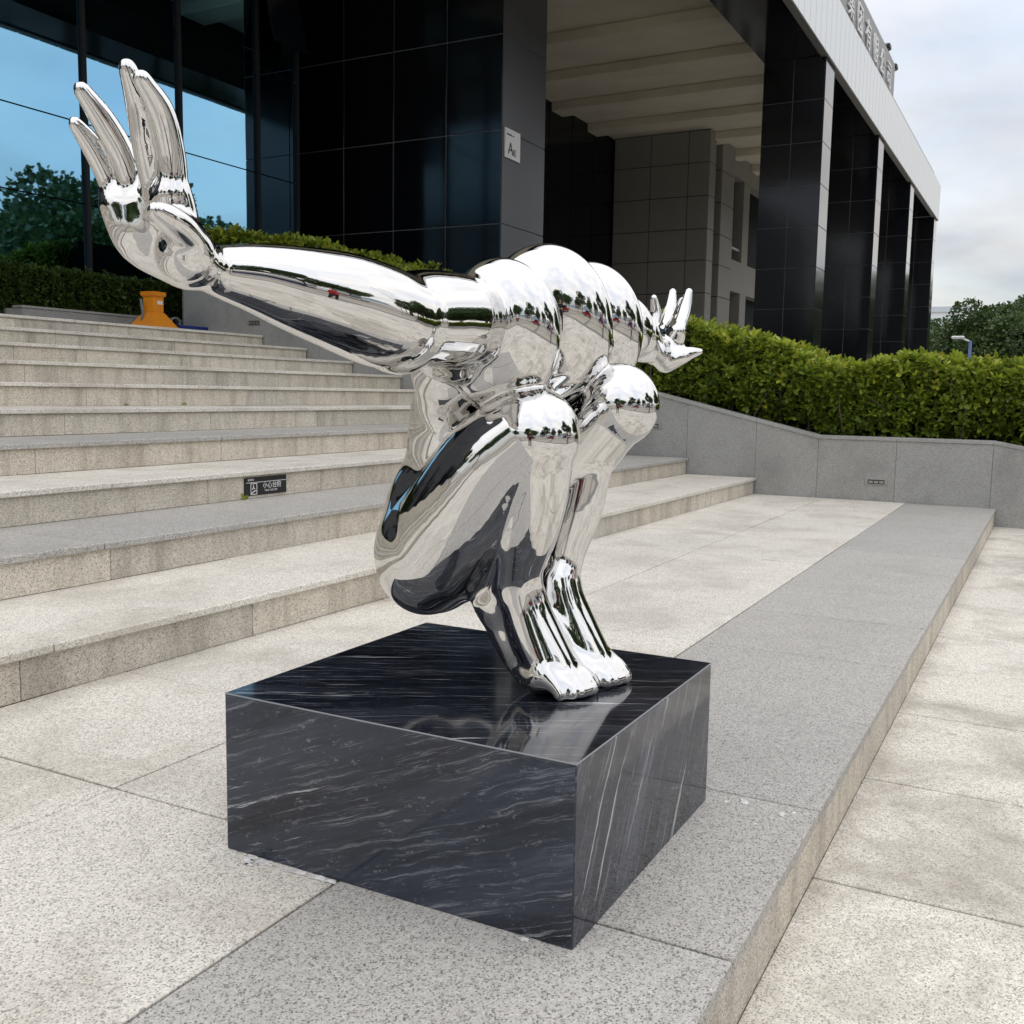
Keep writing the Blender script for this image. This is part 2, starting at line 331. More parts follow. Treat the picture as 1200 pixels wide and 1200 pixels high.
# ------------------------------------------------------------------ the building
YG, YB, ZS, YC = 12.1, 13.77, 9.54, 4.85
def build_building():
    B = empty('office_building', (16.5, YG, 1.7)); tag(B, 'black tiled office building with blue glass front and deep columned canopy', 'building')
    def part(o): return local(o, B, None)
    def sub(o, p): o.parent = p; o.matrix_parent_inverse = Matrix.Identity(4); return o
    # masses behind
    part(box('wall', -9, 14.48, YG+.25, 30, 1.2, 9.5, M['dark_glass'])); part(box('wall', 14.49, 60, YB+.25, 30, 1.2, 9.5, M['dark_glass']))
    part(box('roof', 4, 44.6, YC+.12, 30, ZS+.004, 9.54+.4, M['sign_grey']))
    # curtain wall of the left wing
    fac = part(box('glass_wall', 6.5, 14.5, YG+.06, YG+.24, 1.7, 9.5, M['mullion']))
    xs = [6.56, 8.29, 10.03, 11.77, 13.49, 14.49]; zs = [1.72, 2.52, 3.50, 4.585, 6.3, 8.0, 9.52]
    for x0, x1 in zip(xs, xs[1:]):
        for z0, z1 in zip(zs, zs[1:]):
            sub(box('window_pane', x0+.012, x1-.012, YG+.01, YG+.062, z0+.010, z1-.010, M['glass']), fac)
    for x in xs: sub(box('mullion', x-.027, x+.027, YG-.05, YG+.012, 1.71, 9.5, M['mullion'], None, .006), fac)
    tw = part(box('tiled_wall', -9, 6.49, YG+.0, YG+.24, 1.3, 9.5, M['tile_joint']))
    for i in range(12):
        for k in range(5): sub(box('tile', -8.99+1.29*i+.009, -8.99+1.29*(i+1)-.009, YG-.022, YG+.002, 1.31+1.635*k+.009, 1.31+1.635*(k+1)-.009, M['tile'], None, .003), tw)
    # top-hung pane standing open
    o = sub(box('open_vent', 13.56, 14.42, -.015, .015, -1.25, 0, M['dark_glass'], None, .004), fac); o.location = (0, YG-.03, 7.9); o.rotation_euler = (math.radians(-14), 0, 0)
    # tall pier
    P = part(box('pier', 16.51, 18.19, 9.11, YB+.2, 1.2, ZS, M['tile_joint'])); z = 0.75; j = .009
    ys = [9.10+1.1675*i for i in range(5)]; zz = [2.39-1.635*0, 4.03, 5.665, 7.30, 8.935, ZS]; zz = [1.25] + zz
    for z0, z1 in zip(zz, zz[1:]):
        for y0, y1 in zip(ys, ys[1:]): sub(box('tile', 16.49, 16.512, y0+j, y1-j, z0+j, z1-j, M['tile'], None, .003), P)
        sub(box('tile', 16.505, 18.195, 9.088, 9.112, z0+j, z1-j, M['tile_sky_sheen'], None, .003), P)
        sub(box('tile', 18.188, 18.21, 9.10, 13.7, z0+j, z1-j, M['tile'], None, .003), P)
    # entrance recess
    R = part(box('entrance_glass', 18.2, 32.75, YB+.05, YB+.22, 1.7, ZS, M['mullion']))
    for i in range(9):
        for z0, z1 in ((1.7, 4.6), (4.6, 7.2), (7.2, ZS)): sub(box('window_pane', 18.22+1.61*i+.02, 18.22+1.61*(i+1)-.02, YB+.02, YB+.055, z0+.02, z1-.02, M['dark_glass']), R)
    # stone wing beside the entrance
    Wg = part(box('stone_wing', 32.83, 33.45, 10.46, YB+.2, 1.2, ZS-.02, M['black']))
    zz = [1.25, 2.3, 3.35, 4.35, 5.4, 6.4, 7.45, 8.5, ZS-.03]
    for z0, z1 in zip(zz, zz[1:]):
        for y0, y1 in ((10.44, 11.15), (11.15, 12.45), (12.45, 13.75)): sub(box('panel', 32.80, 32.832, y0+.012, y1-.012, z0+.012, z1-.012, M['stone'], None, .004), Wg)
        sub(box('panel', 32.805, 33.45, 10.43, 10.462, z0+.012, z1-.012, M['stone'], None, .004), Wg)
        sub(box('panel', 34.2, 34.232, 10.45, 11.2, z0+.012, z1-.012, M['stone'], None, .004), Wg)
        sub(box('panel', 34.205, 35.65, 10.43, 10.462, z0+.012, z1-.012, M['stone'], None, .004), Wg)
    part(box('stone_wing', 34.235, 35.63, 10.464, YB, 1.2, 9.3, M['black']))
    st = part(box('stair_window', 33.46, 34.19, 11.0, 11.05, 1.7, ZS-.03, M['dark_window']))
    for z in (2.9, 4.3, 5.9, 7.4): sub(box('spandrel', 33.47, 34.185, 10.97, 10.998, z, z+.07, M['stone']), st)
    for (z0, z1) in ((1.7, 2.4), (4.75, 5.85), (8.75, 9.5)): part(box('wall', 35.66, 44, 10.62, 11.0, z0, z1, M['stone']))
    part(box('wall', 37.6, 38.4, 10.63, 10.98, 1.7, 9.4, M['stone']))
    part(box('window_band', 35.66, 44, 11.02, 11.1, 1.7, 9.5, M['dark_window']))
    part(box('balcony_rail', 35.7, 37.6, 10.70, 10.74, 6.25, 6.33, M['steel']))
    # canopy: ceiling with ribs, black edge beam, columns, fascia
    C = part(box('ceiling', 4, 44.6, YC+1.4, YB+.2, ZS-.012, ZS, M['soffit']))
    for i in range(16): sub(box('rib', 4.44+2.62*i, 5.19+2.62*i, YC+1.4, YB+.05, ZS-.26, ZS-.014, M['soffit'], None, .02), C)
    part(box('edge_beam', 4, 44.35, YC+.02, YC+1.32, 8.22, ZS-.005, M['tile']))
    for x in (22.98, 30.2, 37.05, 44.4):
        w = .88; c = part(box('column', x+.01, x+w-.01, YC+.01, YC+1.31, 1.0, 8.217, M['tile_joint'])); zs_ = [8.217-.88*i for i in range(9)]
        for z1, z0 in zip(zs_, zs_[1:]):
            for a, b in ((YC, YC+.66), (YC+.66, YC+1.32)): sub(box('tile', x-.008, x+.012, a+.007, b-.007, z0+.007, z1-.007, M['tile'], None, .002), c)
            sub(box('tile', x, x+w, YC-.012, YC+.012, z0+.007, z1-.007, M['tile'], None, .002), c)
    Fa = part(box('fascia', 4, 45.3, YC-.03, YC+.10, 8.19, 9.54, M['sign_grey'])); x = 4.0
    while x < 45.2:
        sub(box('fascia_panel', x+.012, min(x+.50, 45.3)-.012, YC-.075, YC-.028, 8.18, 9.56, M['fascia'], None, .008), Fa); x += .50
    sub(box('fascia_panel', 45.31, 45.35, YC-.07, 30, 8.18, 9.56, M['fascia']), Fa)
    Sg = part(box('sign_parapet', 12.0, 32.07, YC-.04, YC+.28, 9.565, 10.55, M['sign_grey'], None, .01))
    for i, ch in enumerate('集团有限公司'):
        t = text_mesh('sign_letter', ch, .74, M['white'], .02); t.rotation_euler = (math.radians(90), 0, 0); t.location = (24.65+1.17*i, YC-.07, 9.66); sub(t, Sg)
    # entrance plate on the pier
    pl = part(box('plate', 16.56, 17.13, 9.058, 9.087, 5.20, 5.72, M['white'], None, .004))
    def ptext(s, size, x, z):
        t = text_mesh('lettering', s, size, M['black'], .002); t.rotation_euler = (math.radians(90), 0, 0); t.location = (x, 9.054, z); sub(t, pl)
    ptext('A', .30, 16.65, 5.28); ptext('区', .13, 16.84, 5.28); ptext('BUILDING - 01', .042, 16.61, 5.60)
    # roof equipment
    for x, z in ((30.4, 10.55), (31.8, 10.40)):
        cm = empty('security_camera', (x, YC+.1, z)); tag(cm, 'small dark security camera on the sign parapet ' + ('edge, first before the corner' if x < 31 else 'corner by the sky'), 'camera', 'security cameras on the parapet')
        a = tube('bracket', [(0, 0, -.02), (.10, -.05, .12), (.30, -.10, .14)], .025, M['sign_grey'], cm); b = box('housing', .26, .56, -.19, -.02, .05, .19, M['black'], cm, .03)
        tube('lens', [(.55, -.105, .11), (.61, -.105, .105)], .05, M['steel'], cm)
    ms = empty('lattice_mast', (27.9, YC+.6, 9.55)); tag(ms, 'thin grey lattice mast standing behind the sign parapet', 'mast')
    for dx, dy in ((0, 0), (.5, 0), (.25, .45)): tube('leg', [(dx, dy, 0), (dx*.5+.12, dy*.5+.1, 5)], .03, M['fascia'], ms, 6)
    for i in range(8): tube('brace', [(.02+.015*i, .0, .4+.55*i), (.46-.012*i, .02, .8+.55*i)], .015, M['fascia'], ms, 5)
def text_mesh(name, s, size, m, ext):
    c = bpy.data.curves.new('t', 'FONT'); c.body = s; c.size = size; c.extrude = ext; o = bpy.data.objects.new('t', c); COL.objects.link(o)
    dg = bpy.context.evaluated_depsgraph_get(); me = bpy.data.meshes.new_from_object(o.evaluated_get(dg)); bpy.data.objects.remove(o)
    me.materials.clear(); return link(name, me, None, m)
build_building()

# ------------------------------------------------------------------ hedges and trees
rng = np.random.default_rng(5)
LEAF = np.array([(0, 0, 0), (.30, .17, .05), (.72, .20, .02), (1, 0, -.06), (.72, -.20, .02), (.30, -.17, .05), (.5, 0, -.03)]); LEAF_F = np.array([(0, 1, 6), (1, 2, 6), (2, 3, 6), (3, 4, 6), (4, 5, 6), (5, 0, 6)])
QUAD = np.array([(0, -.32, 0), (.55, -.5, .12), (1.0, 0, 0), (.55, .5, .12), (0, .32, 0)]); QUAD_F = np.array([(0, 1, 2), (0, 2, 3), (0, 3, 4)])
def frames(d, roll):
    d = d/np.linalg.norm(d, axis=1)[:, None]; up = np.where(np.abs(d[:, 2:]) > .95, np.array([[1., 0, 0]]), np.array([[0., 0, 1]]))
    s = np.cross(up, d); s /= np.linalg.norm(s, axis=1)[:, None]; n = np.cross(d, s); c, q = np.cos(roll)[:, None], np.sin(roll)[:, None]
    return d, s*c+n*q, n*c-s*q
def leaves_mesh(name, pos, d, length, tint, shape=(LEAF, LEAF_F), roll=.5):
    V0, F0 = shape; N = len(pos); d, s, n = frames(d, rng.normal(0, roll, N))
    V = pos[:, None] + length[:, None, None]*(V0[None, :, 0:1]*d[:, None]+V0[None, :, 1:2]*s[:, None]+V0[None, :, 2:3]*n[:, None])
    F = (F0[None]+np.arange(N)[:, None, None]*len(V0)).reshape(-1, 3); V = V.reshape(-1, 3)
    me = bpy.data.meshes.new(name); me.vertices.add(len(V)); me.vertices.foreach_set('co', V.astype(np.float32).ravel())
    me.loops.add(F.size); me.loops.foreach_set('vertex_index', F.ravel().astype(np.int32)); me.polygons.add(len(F)); me.polygons.foreach_set('loop_start', np.arange(0, F.size, 3, dtype=np.int32))
    me.update(calc_edges=True); a = me.attributes.new('tint', 'FLOAT', 'POINT'); a.data.foreach_set('value', np.repeat(tint, len(V0)).astype(np.float32))
    return me
def whorl(c, axis, k, L, tint):
    """k leaves spreading from each tip"""
    N = len(c); ph = rng.uniform(0, 6.28, N)[:, None]+np.arange(k)[None]*2.4; el = rng.uniform(.25, 1.1, (N, k)); a, s, n = frames(axis, np.zeros(N))
    d = a[:, None]*np.sin(el)[..., None] + (s[:, None]*np.cos(ph)[..., None]+n[:, None]*np.sin(ph)[..., None])*np.cos(el)[..., None]
    return np.repeat(c, k, 0), d.reshape(-1, 3), (L[:, None]*rng.uniform(.65, 1.15, (N, k))).ravel(), np.clip(np.repeat(tint, k)+rng.normal(0, .10, N*k), 0, .97)
def side_hedge():
    H = empty('hedge', (11.6, 4, .6)); tag(H, 'bushy bright green hedge growing above the granite cheek wall beside the stairs', 'hedge')
    top = lambda y: np.array([wall_top(float(q)) for q in y])+.74-.10*np.clip(y-5, 0, 1)-.05*np.exp(-(y-.2)**2/1.5)+.05*np.sin(y*2.3)+.04*np.sin(y*5.1+1)
    N = 7600; y = rng.uniform(-4, 10.7, N); z = rng.uniform(.02, 1, N)**.9; t = top(y); b = np.array([wall_top(float(q)) for q in y])-.02
    dep = np.abs(rng.normal(0, .10, N))+.07*np.sin(y*3.1+z*5); x = 10.66+dep+np.where(z > .85, (z-.85)*.9, 0)+(1-z)*.10; f = np.stack([x, y, b+(t-b)*z], 1)
    fa = np.stack([-np.ones(N)*.9, rng.normal(0, .5, N), rng.uniform(-.1, 1.1, N)], 1)
    N2 = 5200; y2 = rng.uniform(-4, 10.7, N2); x2 = 10.68+rng.uniform(0, 1, N2)**1.5*3.2; g = np.stack([x2, y2, top(y2)-np.abs(rng.normal(0, .07, N2))+.06*np.sin(x2*4+y2)], 1)
    ga = np.stack([rng.normal(-.25, .45, N2), rng.normal(0, .45, N2), np.ones(N2)], 1)
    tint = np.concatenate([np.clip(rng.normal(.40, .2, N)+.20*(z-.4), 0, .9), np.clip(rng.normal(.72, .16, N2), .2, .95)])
    c = np.concatenate([f, g]); ax = np.concatenate([fa, ga]); L = rng.uniform(.07, .115, N+N2)
    # the sprigs that show largest stand as parts of their own
    vis = np.nonzero((c[:, 1] > -.6) & (c[:, 1] < 3.6) & (c[:, 0] < 10.80))[0]; pick = rng.permutation(vis)[:280]; keep = np.ones(len(c), bool); keep[pick] = False
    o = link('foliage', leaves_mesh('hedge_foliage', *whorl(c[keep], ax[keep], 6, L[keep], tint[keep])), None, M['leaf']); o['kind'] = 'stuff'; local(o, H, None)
    proto = []
    for q in range(10):
        p, d, l, t = whorl(np.zeros((1, 3)), np.array([[-.6, 0, .8]]), 7, np.array([.10]), np.array([.25+.06*q])); me = leaves_mesh('sprig', p, d, l, t); me.materials.append(M['leaf']); proto.append(me)
    for i in pick:
        s = bpy.data.objects.new('leaf_sprig', proto[min(9, int(tint[i]*10))]); COL.objects.link(s); s.parent = H; s.location = Vector(c[i])-H.location; s.rotation_euler = (rng.normal(0, .5), rng.normal(0, .5), rng.uniform(-.9, .9))
    # woody stems
    bm = bmesh.new()
    for i in range(150):
        yy = rng.uniform(-4, 10.6); w = wall_top(yy); p0 = Vector((10.75+rng.uniform(0, .3), yy, w-.15)); p1 = p0+Vector((rng.uniform(-.12, .05), rng.normal(0, .12), .42)); p2 = p1+Vector((rng.uniform(-.06, .05), rng.normal(0, .16), .30)); tube_bm(bm, [p0, p1, p2], [.011, .008, .004], 5, False)
    o = link('stems', mesh_of(bm), None, M['bark']); o['kind'] = 'stuff'; local(o, H, None)
    def prof(y): return wall_top(y)+.60
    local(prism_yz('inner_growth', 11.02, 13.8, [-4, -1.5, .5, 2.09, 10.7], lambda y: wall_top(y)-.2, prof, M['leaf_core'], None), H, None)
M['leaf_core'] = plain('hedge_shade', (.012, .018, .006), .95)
M['leaf_yellow'] = plain('yellow_leaf', (.50, .38, .03), .5)
side_hedge()
def clipped_hedge():
    K = box('planter_kerb', 8.20, 14.44, 11.08, YG-.12, 1.6, 1.92, M['wall'], None, .004); tag(K, 'low grey granite planter kerb in front of the glass wall', 'planter')
    box('cap_stone', 8.185, 14.45, 11.065, 11.25, 1.921, 1.95, M['wall'], K, .003)
    H = empty('clipped_hedge', (10, 11.7, 1.9)); tag(H, 'dark clipped hedge in the low planter under the blue glass wall', 'hedge')
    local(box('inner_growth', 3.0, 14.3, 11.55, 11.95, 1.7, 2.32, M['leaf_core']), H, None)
    N = 9000; x = rng.uniform(3, 14.4, N); u = rng.uniform(0, 1, N); fr = u < .6
    y = np.where(fr, 11.42+np.abs(rng.normal(0, .05, N)), rng.uniform(11.42, 11.95, N)); z = np.where(fr, rng.uniform(1.74, 2.44, N), 2.42+rng.normal(0, .04, N))
    ax = np.where(fr[:, None], np.stack([rng.normal(0, .5, N), -np.ones(N), rng.uniform(0, 1, N)], 1), np.stack([rng.normal(0, .5, N), rng.normal(-.2, .5, N), np.ones(N)], 1))
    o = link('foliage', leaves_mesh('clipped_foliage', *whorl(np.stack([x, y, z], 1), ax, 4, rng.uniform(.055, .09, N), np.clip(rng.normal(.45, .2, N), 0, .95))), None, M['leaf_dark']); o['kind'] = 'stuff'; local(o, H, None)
clipped_hedge()
def weeds():
    for (x, y, z, k) in ((4.57, nose_y(3, 4.57)+.012, 2*RISE, 8), (5.62, nose_y(6, 5.62)+.012, 5*RISE, 6), (6.2, nose_y(6, 6.2)+.012, 5*RISE, 4)):
        c = np.tile(np.array([[x, y, z]]), (k, 1))+rng.normal(0, .012, (k, 3))*np.array([1, .3, 0]); d = np.stack([rng.normal(0, .7, k), -np.abs(rng.normal(.3, .3, k)), np.ones(k)*.8], 1)
        o = link('weed', leaves_mesh('weed', c, d, rng.uniform(.02, .045, k), rng.uniform(.5, .9, k)), None, M['leaf']); tag(o, 'tiny green weed in the corner of the stairs ' + ('beside the black caution plate' if z < .5 else 'under the sixth riser'), 'weed', 'weeds on the stairs')
weeds()
TREES = []
def tree_proto(seed, h, spread, nleaf=11000, lsize=.21):
    r = np.random.default_rng(seed); T = empty('tree'); bm = bmesh.new()
    tube_bm(bm, [(0, 0, -.1), (.05*h/8, 0, h*.22), (-.04, .06, h*.42), (0, 0, h*.72)], [.028*h, .022*h, .017*h, .006*h], 8)
    cs = []
    for i in range(9):
        a = i*2.4+r.uniform(-.3, .3); z0 = h*r.uniform(.25, .5); rr = spread*r.uniform(.45, .95); z1 = z0+h*r.uniform(.12, .35)
        tube_bm(bm, [(0, 0, z0), (rr*.5*math.cos(a), rr*.5*math.sin(a), z0+(z1-z0)*.6), (rr*math.cos(a), rr*math.sin(a), z1)], [.010*h, .007*h, .003*h], 6)
        cs.append((rr*math.cos(a), rr*math.sin(a), z1, spread*r.uniform(.32, .5)))
    for i in range(7):
        a = r.uniform(0, 6.28); rr = spread*r.uniform(0, .5); cs.append((rr*math.cos(a), rr*math.sin(a), h*r.uniform(.68, .9), spread*r.uniform(.28, .46)))
    cs = np.array(cs); link('trunk', mesh_of(bm, 'trunk', True), T, M['bark'])
    k = r.integers(0, len(cs), nleaf); d = r.normal(0, 1, (nleaf, 3)); d /= np.linalg.norm(d, axis=1)[:, None]
    pos = cs[k, :3]+d*cs[k, 3:4]*r.uniform(.55, 1.08, (nleaf, 1))**.6*np.array([1, 1, .75]); pos += r.normal(0, .12, pos.shape)
    link('crown', leaves_mesh('crown', pos, d+r.normal(0, .7, d.shape), r.uniform(.6, 1.25, nleaf)*lsize, np.clip(r.normal(.5, .2, nleaf)+.12*(k % 3-1), 0, 1), (QUAD, QUAD_F), 1.0), T, M['tree'])
    TREES.append(T); return T
def put_tree(T, used, loc, rz, sc, label, group):
    if T.name not in used: o = T; used.add(T.name)
    else:
        o = T.copy(); COL.objects.link(o)
        for c in T.children:
            q = c.copy(); COL.objects.link(q); q.parent = o
    o.location = loc; o.rotation_euler = (0, 0, rz); o.scale = (sc,)*3; tag(o, label, 'tree', group)
def all_trees():
    used = set(); P = [tree_proto(3, 9, 3.4), tree_proto(8, 10, 3.6), tree_proto(11, 8, 3.8)]
    far = 'dense green broadleaf tree in the wood beyond the canopy end'
    spots = [(88, 14.5, .80), (82, 11.0, .78), (92, 8.6, .84), (86, 6.0, .95), (95, 4.4, 1.0), (84, 2.6, .98), (90, .6, 1.08), (86, -2, 1.2), (93, -5, 1.25), (80, -8, 1.2), (96, -11, 1.2), (88, -15, 1.2), (99, 10.6, .92), (100, 1.8, 1.1), (90, -20, 1.2)]
    for i, (x, y, s) in enumerate(spots): put_tree(P[i % 3], used, (x, y, -.2), i*1.7, s, far, 'trees beyond the canopy end')
    back = 'dark green broadleaf tree lining the far side of the plaza'
    for i in range(22):
        x = -52+6.4*i+rng.uniform(-1.2, 1.2); put_tree(P[i % 3], used, (x, (-19 if i % 3 else -24)+rng.uniform(-2, 2), -.2), i*2.1, rng.uniform(.75, 1.1), back, 'trees across the plaza')
    for i, (x, y, s) in enumerate(((27, -9, 1.0), (31, -12.5, 1.08), (35, -10, .95), (39, -15, 1.05), (-16, -6, .8), (-22, 3, .85), (-20, 11, .9), (-14, 17, .8), (34, -12, .8), (44, -9, .85), (54, -12, .95))): put_tree(P[i % 3], used, (x, y, -.2), i*1.3, s, back, 'trees across the plaza')
all_trees()

# ------------------------------------------------------------------ the sculpture: a smooth-union distance field meshed by surface nets
def spline(a, sub=5):
    q = np.array(a).reshape(-1, 4); q = np.vstack([2*q[0]-q[1], q, 2*q[-1]-q[-2]]); out = []
    for i in range(1, len(q)-2):
        for j in range(sub):
            u = j/sub; p0, p1, p2, p3 = q[i-1:i+3]
            out.append(.5*(2*p1+(p2-p0)*u+(2*p0-5*p1+4*p2-p3)*u*u+(3*p1-p0-3*p2+p3)*u**3))
    return np.array(out+[q[-2]])
def prim_eval(t, a, P):
    if t == 's':                                     # tube along a smooth curve: [x, y, z, r] * n
        d = np.full(len(P), 9.0); q = spline(a)
        for u, v in zip(q, q[1:]):
            c = (u[:3]+v[:3])/2; m = max(u[3], v[3]) + np.abs(u[:3]-v[:3]).max()/2 + .05
            s = np.nonzero((np.abs(P-c) < m).all(1))[0]
            if len(s): d[s] = np.minimum(d[s], prim_eval('c', [*u[:3], *v[:3], u[3], v[3]], P[s]))
        return d
    if t == 'c':
        A = np.array(a[0:3]); B = np.array(a[3:6]); r1, r2 = a[6], a[7]
        ba = B-A; l2 = ba@ba; rr = r1-r2; a2 = l2-rr*rr; il2 = 1/l2
        pa = P-A; y = pa@ba; z = y-l2; q = pa*l2 - y[:, None]*ba; x2 = np.einsum('ij,ij->i', q, q)
        y2 = y*y*l2; z2 = z*z*l2; k = np.sign(rr)*rr*rr*x2
        d = (np.sqrt(x2*a2*il2)+y*rr)*il2 - r1
        c1 = np.sign(z)*a2*z2 > k; c2 = np.sign(y)*a2*y2 < k
        d = np.where(c2, np.sqrt(x2+y2)*il2 - r1, d); d = np.where(c1, np.sqrt(x2+z2)*il2 - r2, d)
        return d
    c = np.array(a[0:3]); r = np.array(a[3:6]); R = np.array(Matrix.Rotation(a[8], 3, 'Z') @ Matrix.Rotation(a[7], 3, 'Y') @ Matrix.Rotation(a[6], 3, 'X'))
    q = (P-c) @ R
    k0 = np.sqrt(((q/r)**2).sum(1)); k1 = np.sqrt(((q/(r*r))**2).sum(1)) + 1e-9
    return k0*(k0-1)/k1
def prim_box(t, a):
    if t == 's':
        q = spline(a); r = q[:, 3:].clip(.001); return (q[:, :3]-r).min(0), (q[:, :3]+r).max(0)
    if t == 'c':
        A = np.array(a[0:3]); B = np.array(a[3:6]); return np.minimum(A-a[6], B-a[7]), np.maximum(A+a[6], B+a[7])
    c = np.array(a[0:3]); m = max(a[3:6]); return c-m, c+m
def smin(a, b, k):
    h = np.maximum(k-np.abs(a-b), 0)/k
    return np.minimum(a, b) - h*h*k*.25
def field(prims, P):
    d = np.full(len(P), .1)
    for t, a, k in prims:
        lo, hi = prim_box(t, a); m = .03+k
        s = np.nonzero(((P > lo-m) & (P < hi+m)).all(1))[0]
        if len(s): d[s] = smin(d[s], prim_eval(t, a, P[s]), k)
    return d
def relax(V, F, it):
    E = np.concatenate([F[:, [0, 1]], F[:, [1, 2]], F[:, [2, 3]], F[:, [3, 0]]]); E = np.concatenate([E, E[:, ::-1]])
    c = np.bincount(E[:, 0], minlength=len(V))[:, None].clip(1)
    for i in range(it):
        for lam in (.5, -.52):
            s = np.stack([np.bincount(E[:, 0], V[E[:, 1], k], len(V)) for k in range(3)], 1); V = V + lam*(s/c - V)
    return V
def sdf_mesh(name, prims, h):
    lo = np.min([prim_box(t, a)[0] for t, a, k in prims], 0) - 4*h; hi = np.max([prim_box(t, a)[1] for t, a, k in prims], 0) + 4*h
    n = np.ceil((hi-lo)/h).astype(int)+1
    D = np.full(n, .1, np.float32)
    for t, a, k in prims:
        b0, b1 = prim_box(t, a); m = .03+k
        i0 = np.maximum(np.floor((b0-m-lo)/h).astype(int), 0); i1 = np.minimum(np.ceil((b1+m-lo)/h).astype(int)+1, n)
        g = np.meshgrid(*[lo[q]+h*np.arange(i0[q], i1[q]) for q in range(3)], indexing='ij')
        P = np.stack([v.ravel() for v in g], 1); sl = tuple(slice(i0[q], i1[q]) for q in range(3))
        v = prim_eval(t, a, P).reshape(g[0].shape); D[sl] = smin(D[sl], v, k)
    ins = D < 0
    c = np.zeros(n-1, np.int8)
    for dx in (0, 1):
        for dy in (0, 1):
            for dz in (0, 1): c += ins[dx:n[0]-1+dx, dy:n[1]-1+dy, dz:n[2]-1+dz]
    act = np.argwhere((c > 0) & (c < 8)); idx = np.full(n-1, -1, np.int32); idx[tuple(act.T)] = np.arange(len(act))
    acc = np.zeros((len(act), 3)); cnt = np.zeros(len(act))
    corners = [np.array(q) for q in np.ndindex(2, 2, 2)]
    for p in corners:
        for ax in range(3):
            if p[ax]: continue
            q = p.copy(); q[ax] = 1
            a = D[tuple((act+p).T)]; b = D[tuple((act+q).T)]; m = (a < 0) != (b < 0)
            tt = np.where(m, a/(a-b+1e-12), 0); pos = p + np.eye(3)[ax]*tt[:, None]
            acc += pos*m[:, None]; cnt += m
    V = lo + h*(act + acc/cnt[:, None])
    F = []
    for ax in range(3):
        u, w = (ax+1) % 3, (ax+2) % 3
        s0 = [slice(1, n[q]-1) for q in range(3)]; s0[ax] = slice(0, n[ax]-1); s1 = list(s0); s1[ax] = slice(1, n[ax])
        a = ins[tuple(s0)]; b = ins[tuple(s1)]; e = np.argwhere(a != b)
        flip = a[tuple(e.T)]; base = e.copy(); base[:, u] += 1; base[:, w] += 1
        def cell(du, dw):
            r = base.copy(); r[:, u] -= du; r[:, w] -= dw; return idx[tuple(r.T)]
        q = np.stack([cell(1, 1), cell(0, 1), cell(0, 0), cell(1, 0)], 1); q[~flip] = q[~flip][:, ::-1]; F.append(q)
    F = np.concatenate(F)
    def grad(V, e=.0012):
        g = np.stack([field(prims, V+np.eye(3)[i]*e) - field(prims, V-np.eye(3)[i]*e) for i in range(3)], 1)/(2*e)
        return g
    for it in range(1):
        d = field(prims, V); g = grad(V); V = V - g*(np.clip(d, -h, h)/np.maximum((g*g).sum(1), .2))[:, None]
    V = relax(V, F, 3)
    g = grad(V, .004); g /= np.linalg.norm(g, axis=1)[:, None]+1e-9
    me = bpy.data.meshes.new(name); me.vertices.add(len(V)); me.vertices.foreach_set('co', V.astype(np.float32).ravel())
    me.loops.add(F.size); me.loops.foreach_set('vertex_index', F.ravel().astype(np.int32))
    me.polygons.add(len(F)); me.polygons.foreach_set('loop_start', np.arange(0, F.size, 4, dtype=np.int32)); me.polygons.foreach_set('use_smooth', np.ones(len(F), bool))
    me.update(calc_edges=True); me.validate()
    me.normals_split_custom_set_from_vertices(g.astype(np.float32).tolist())
    return me
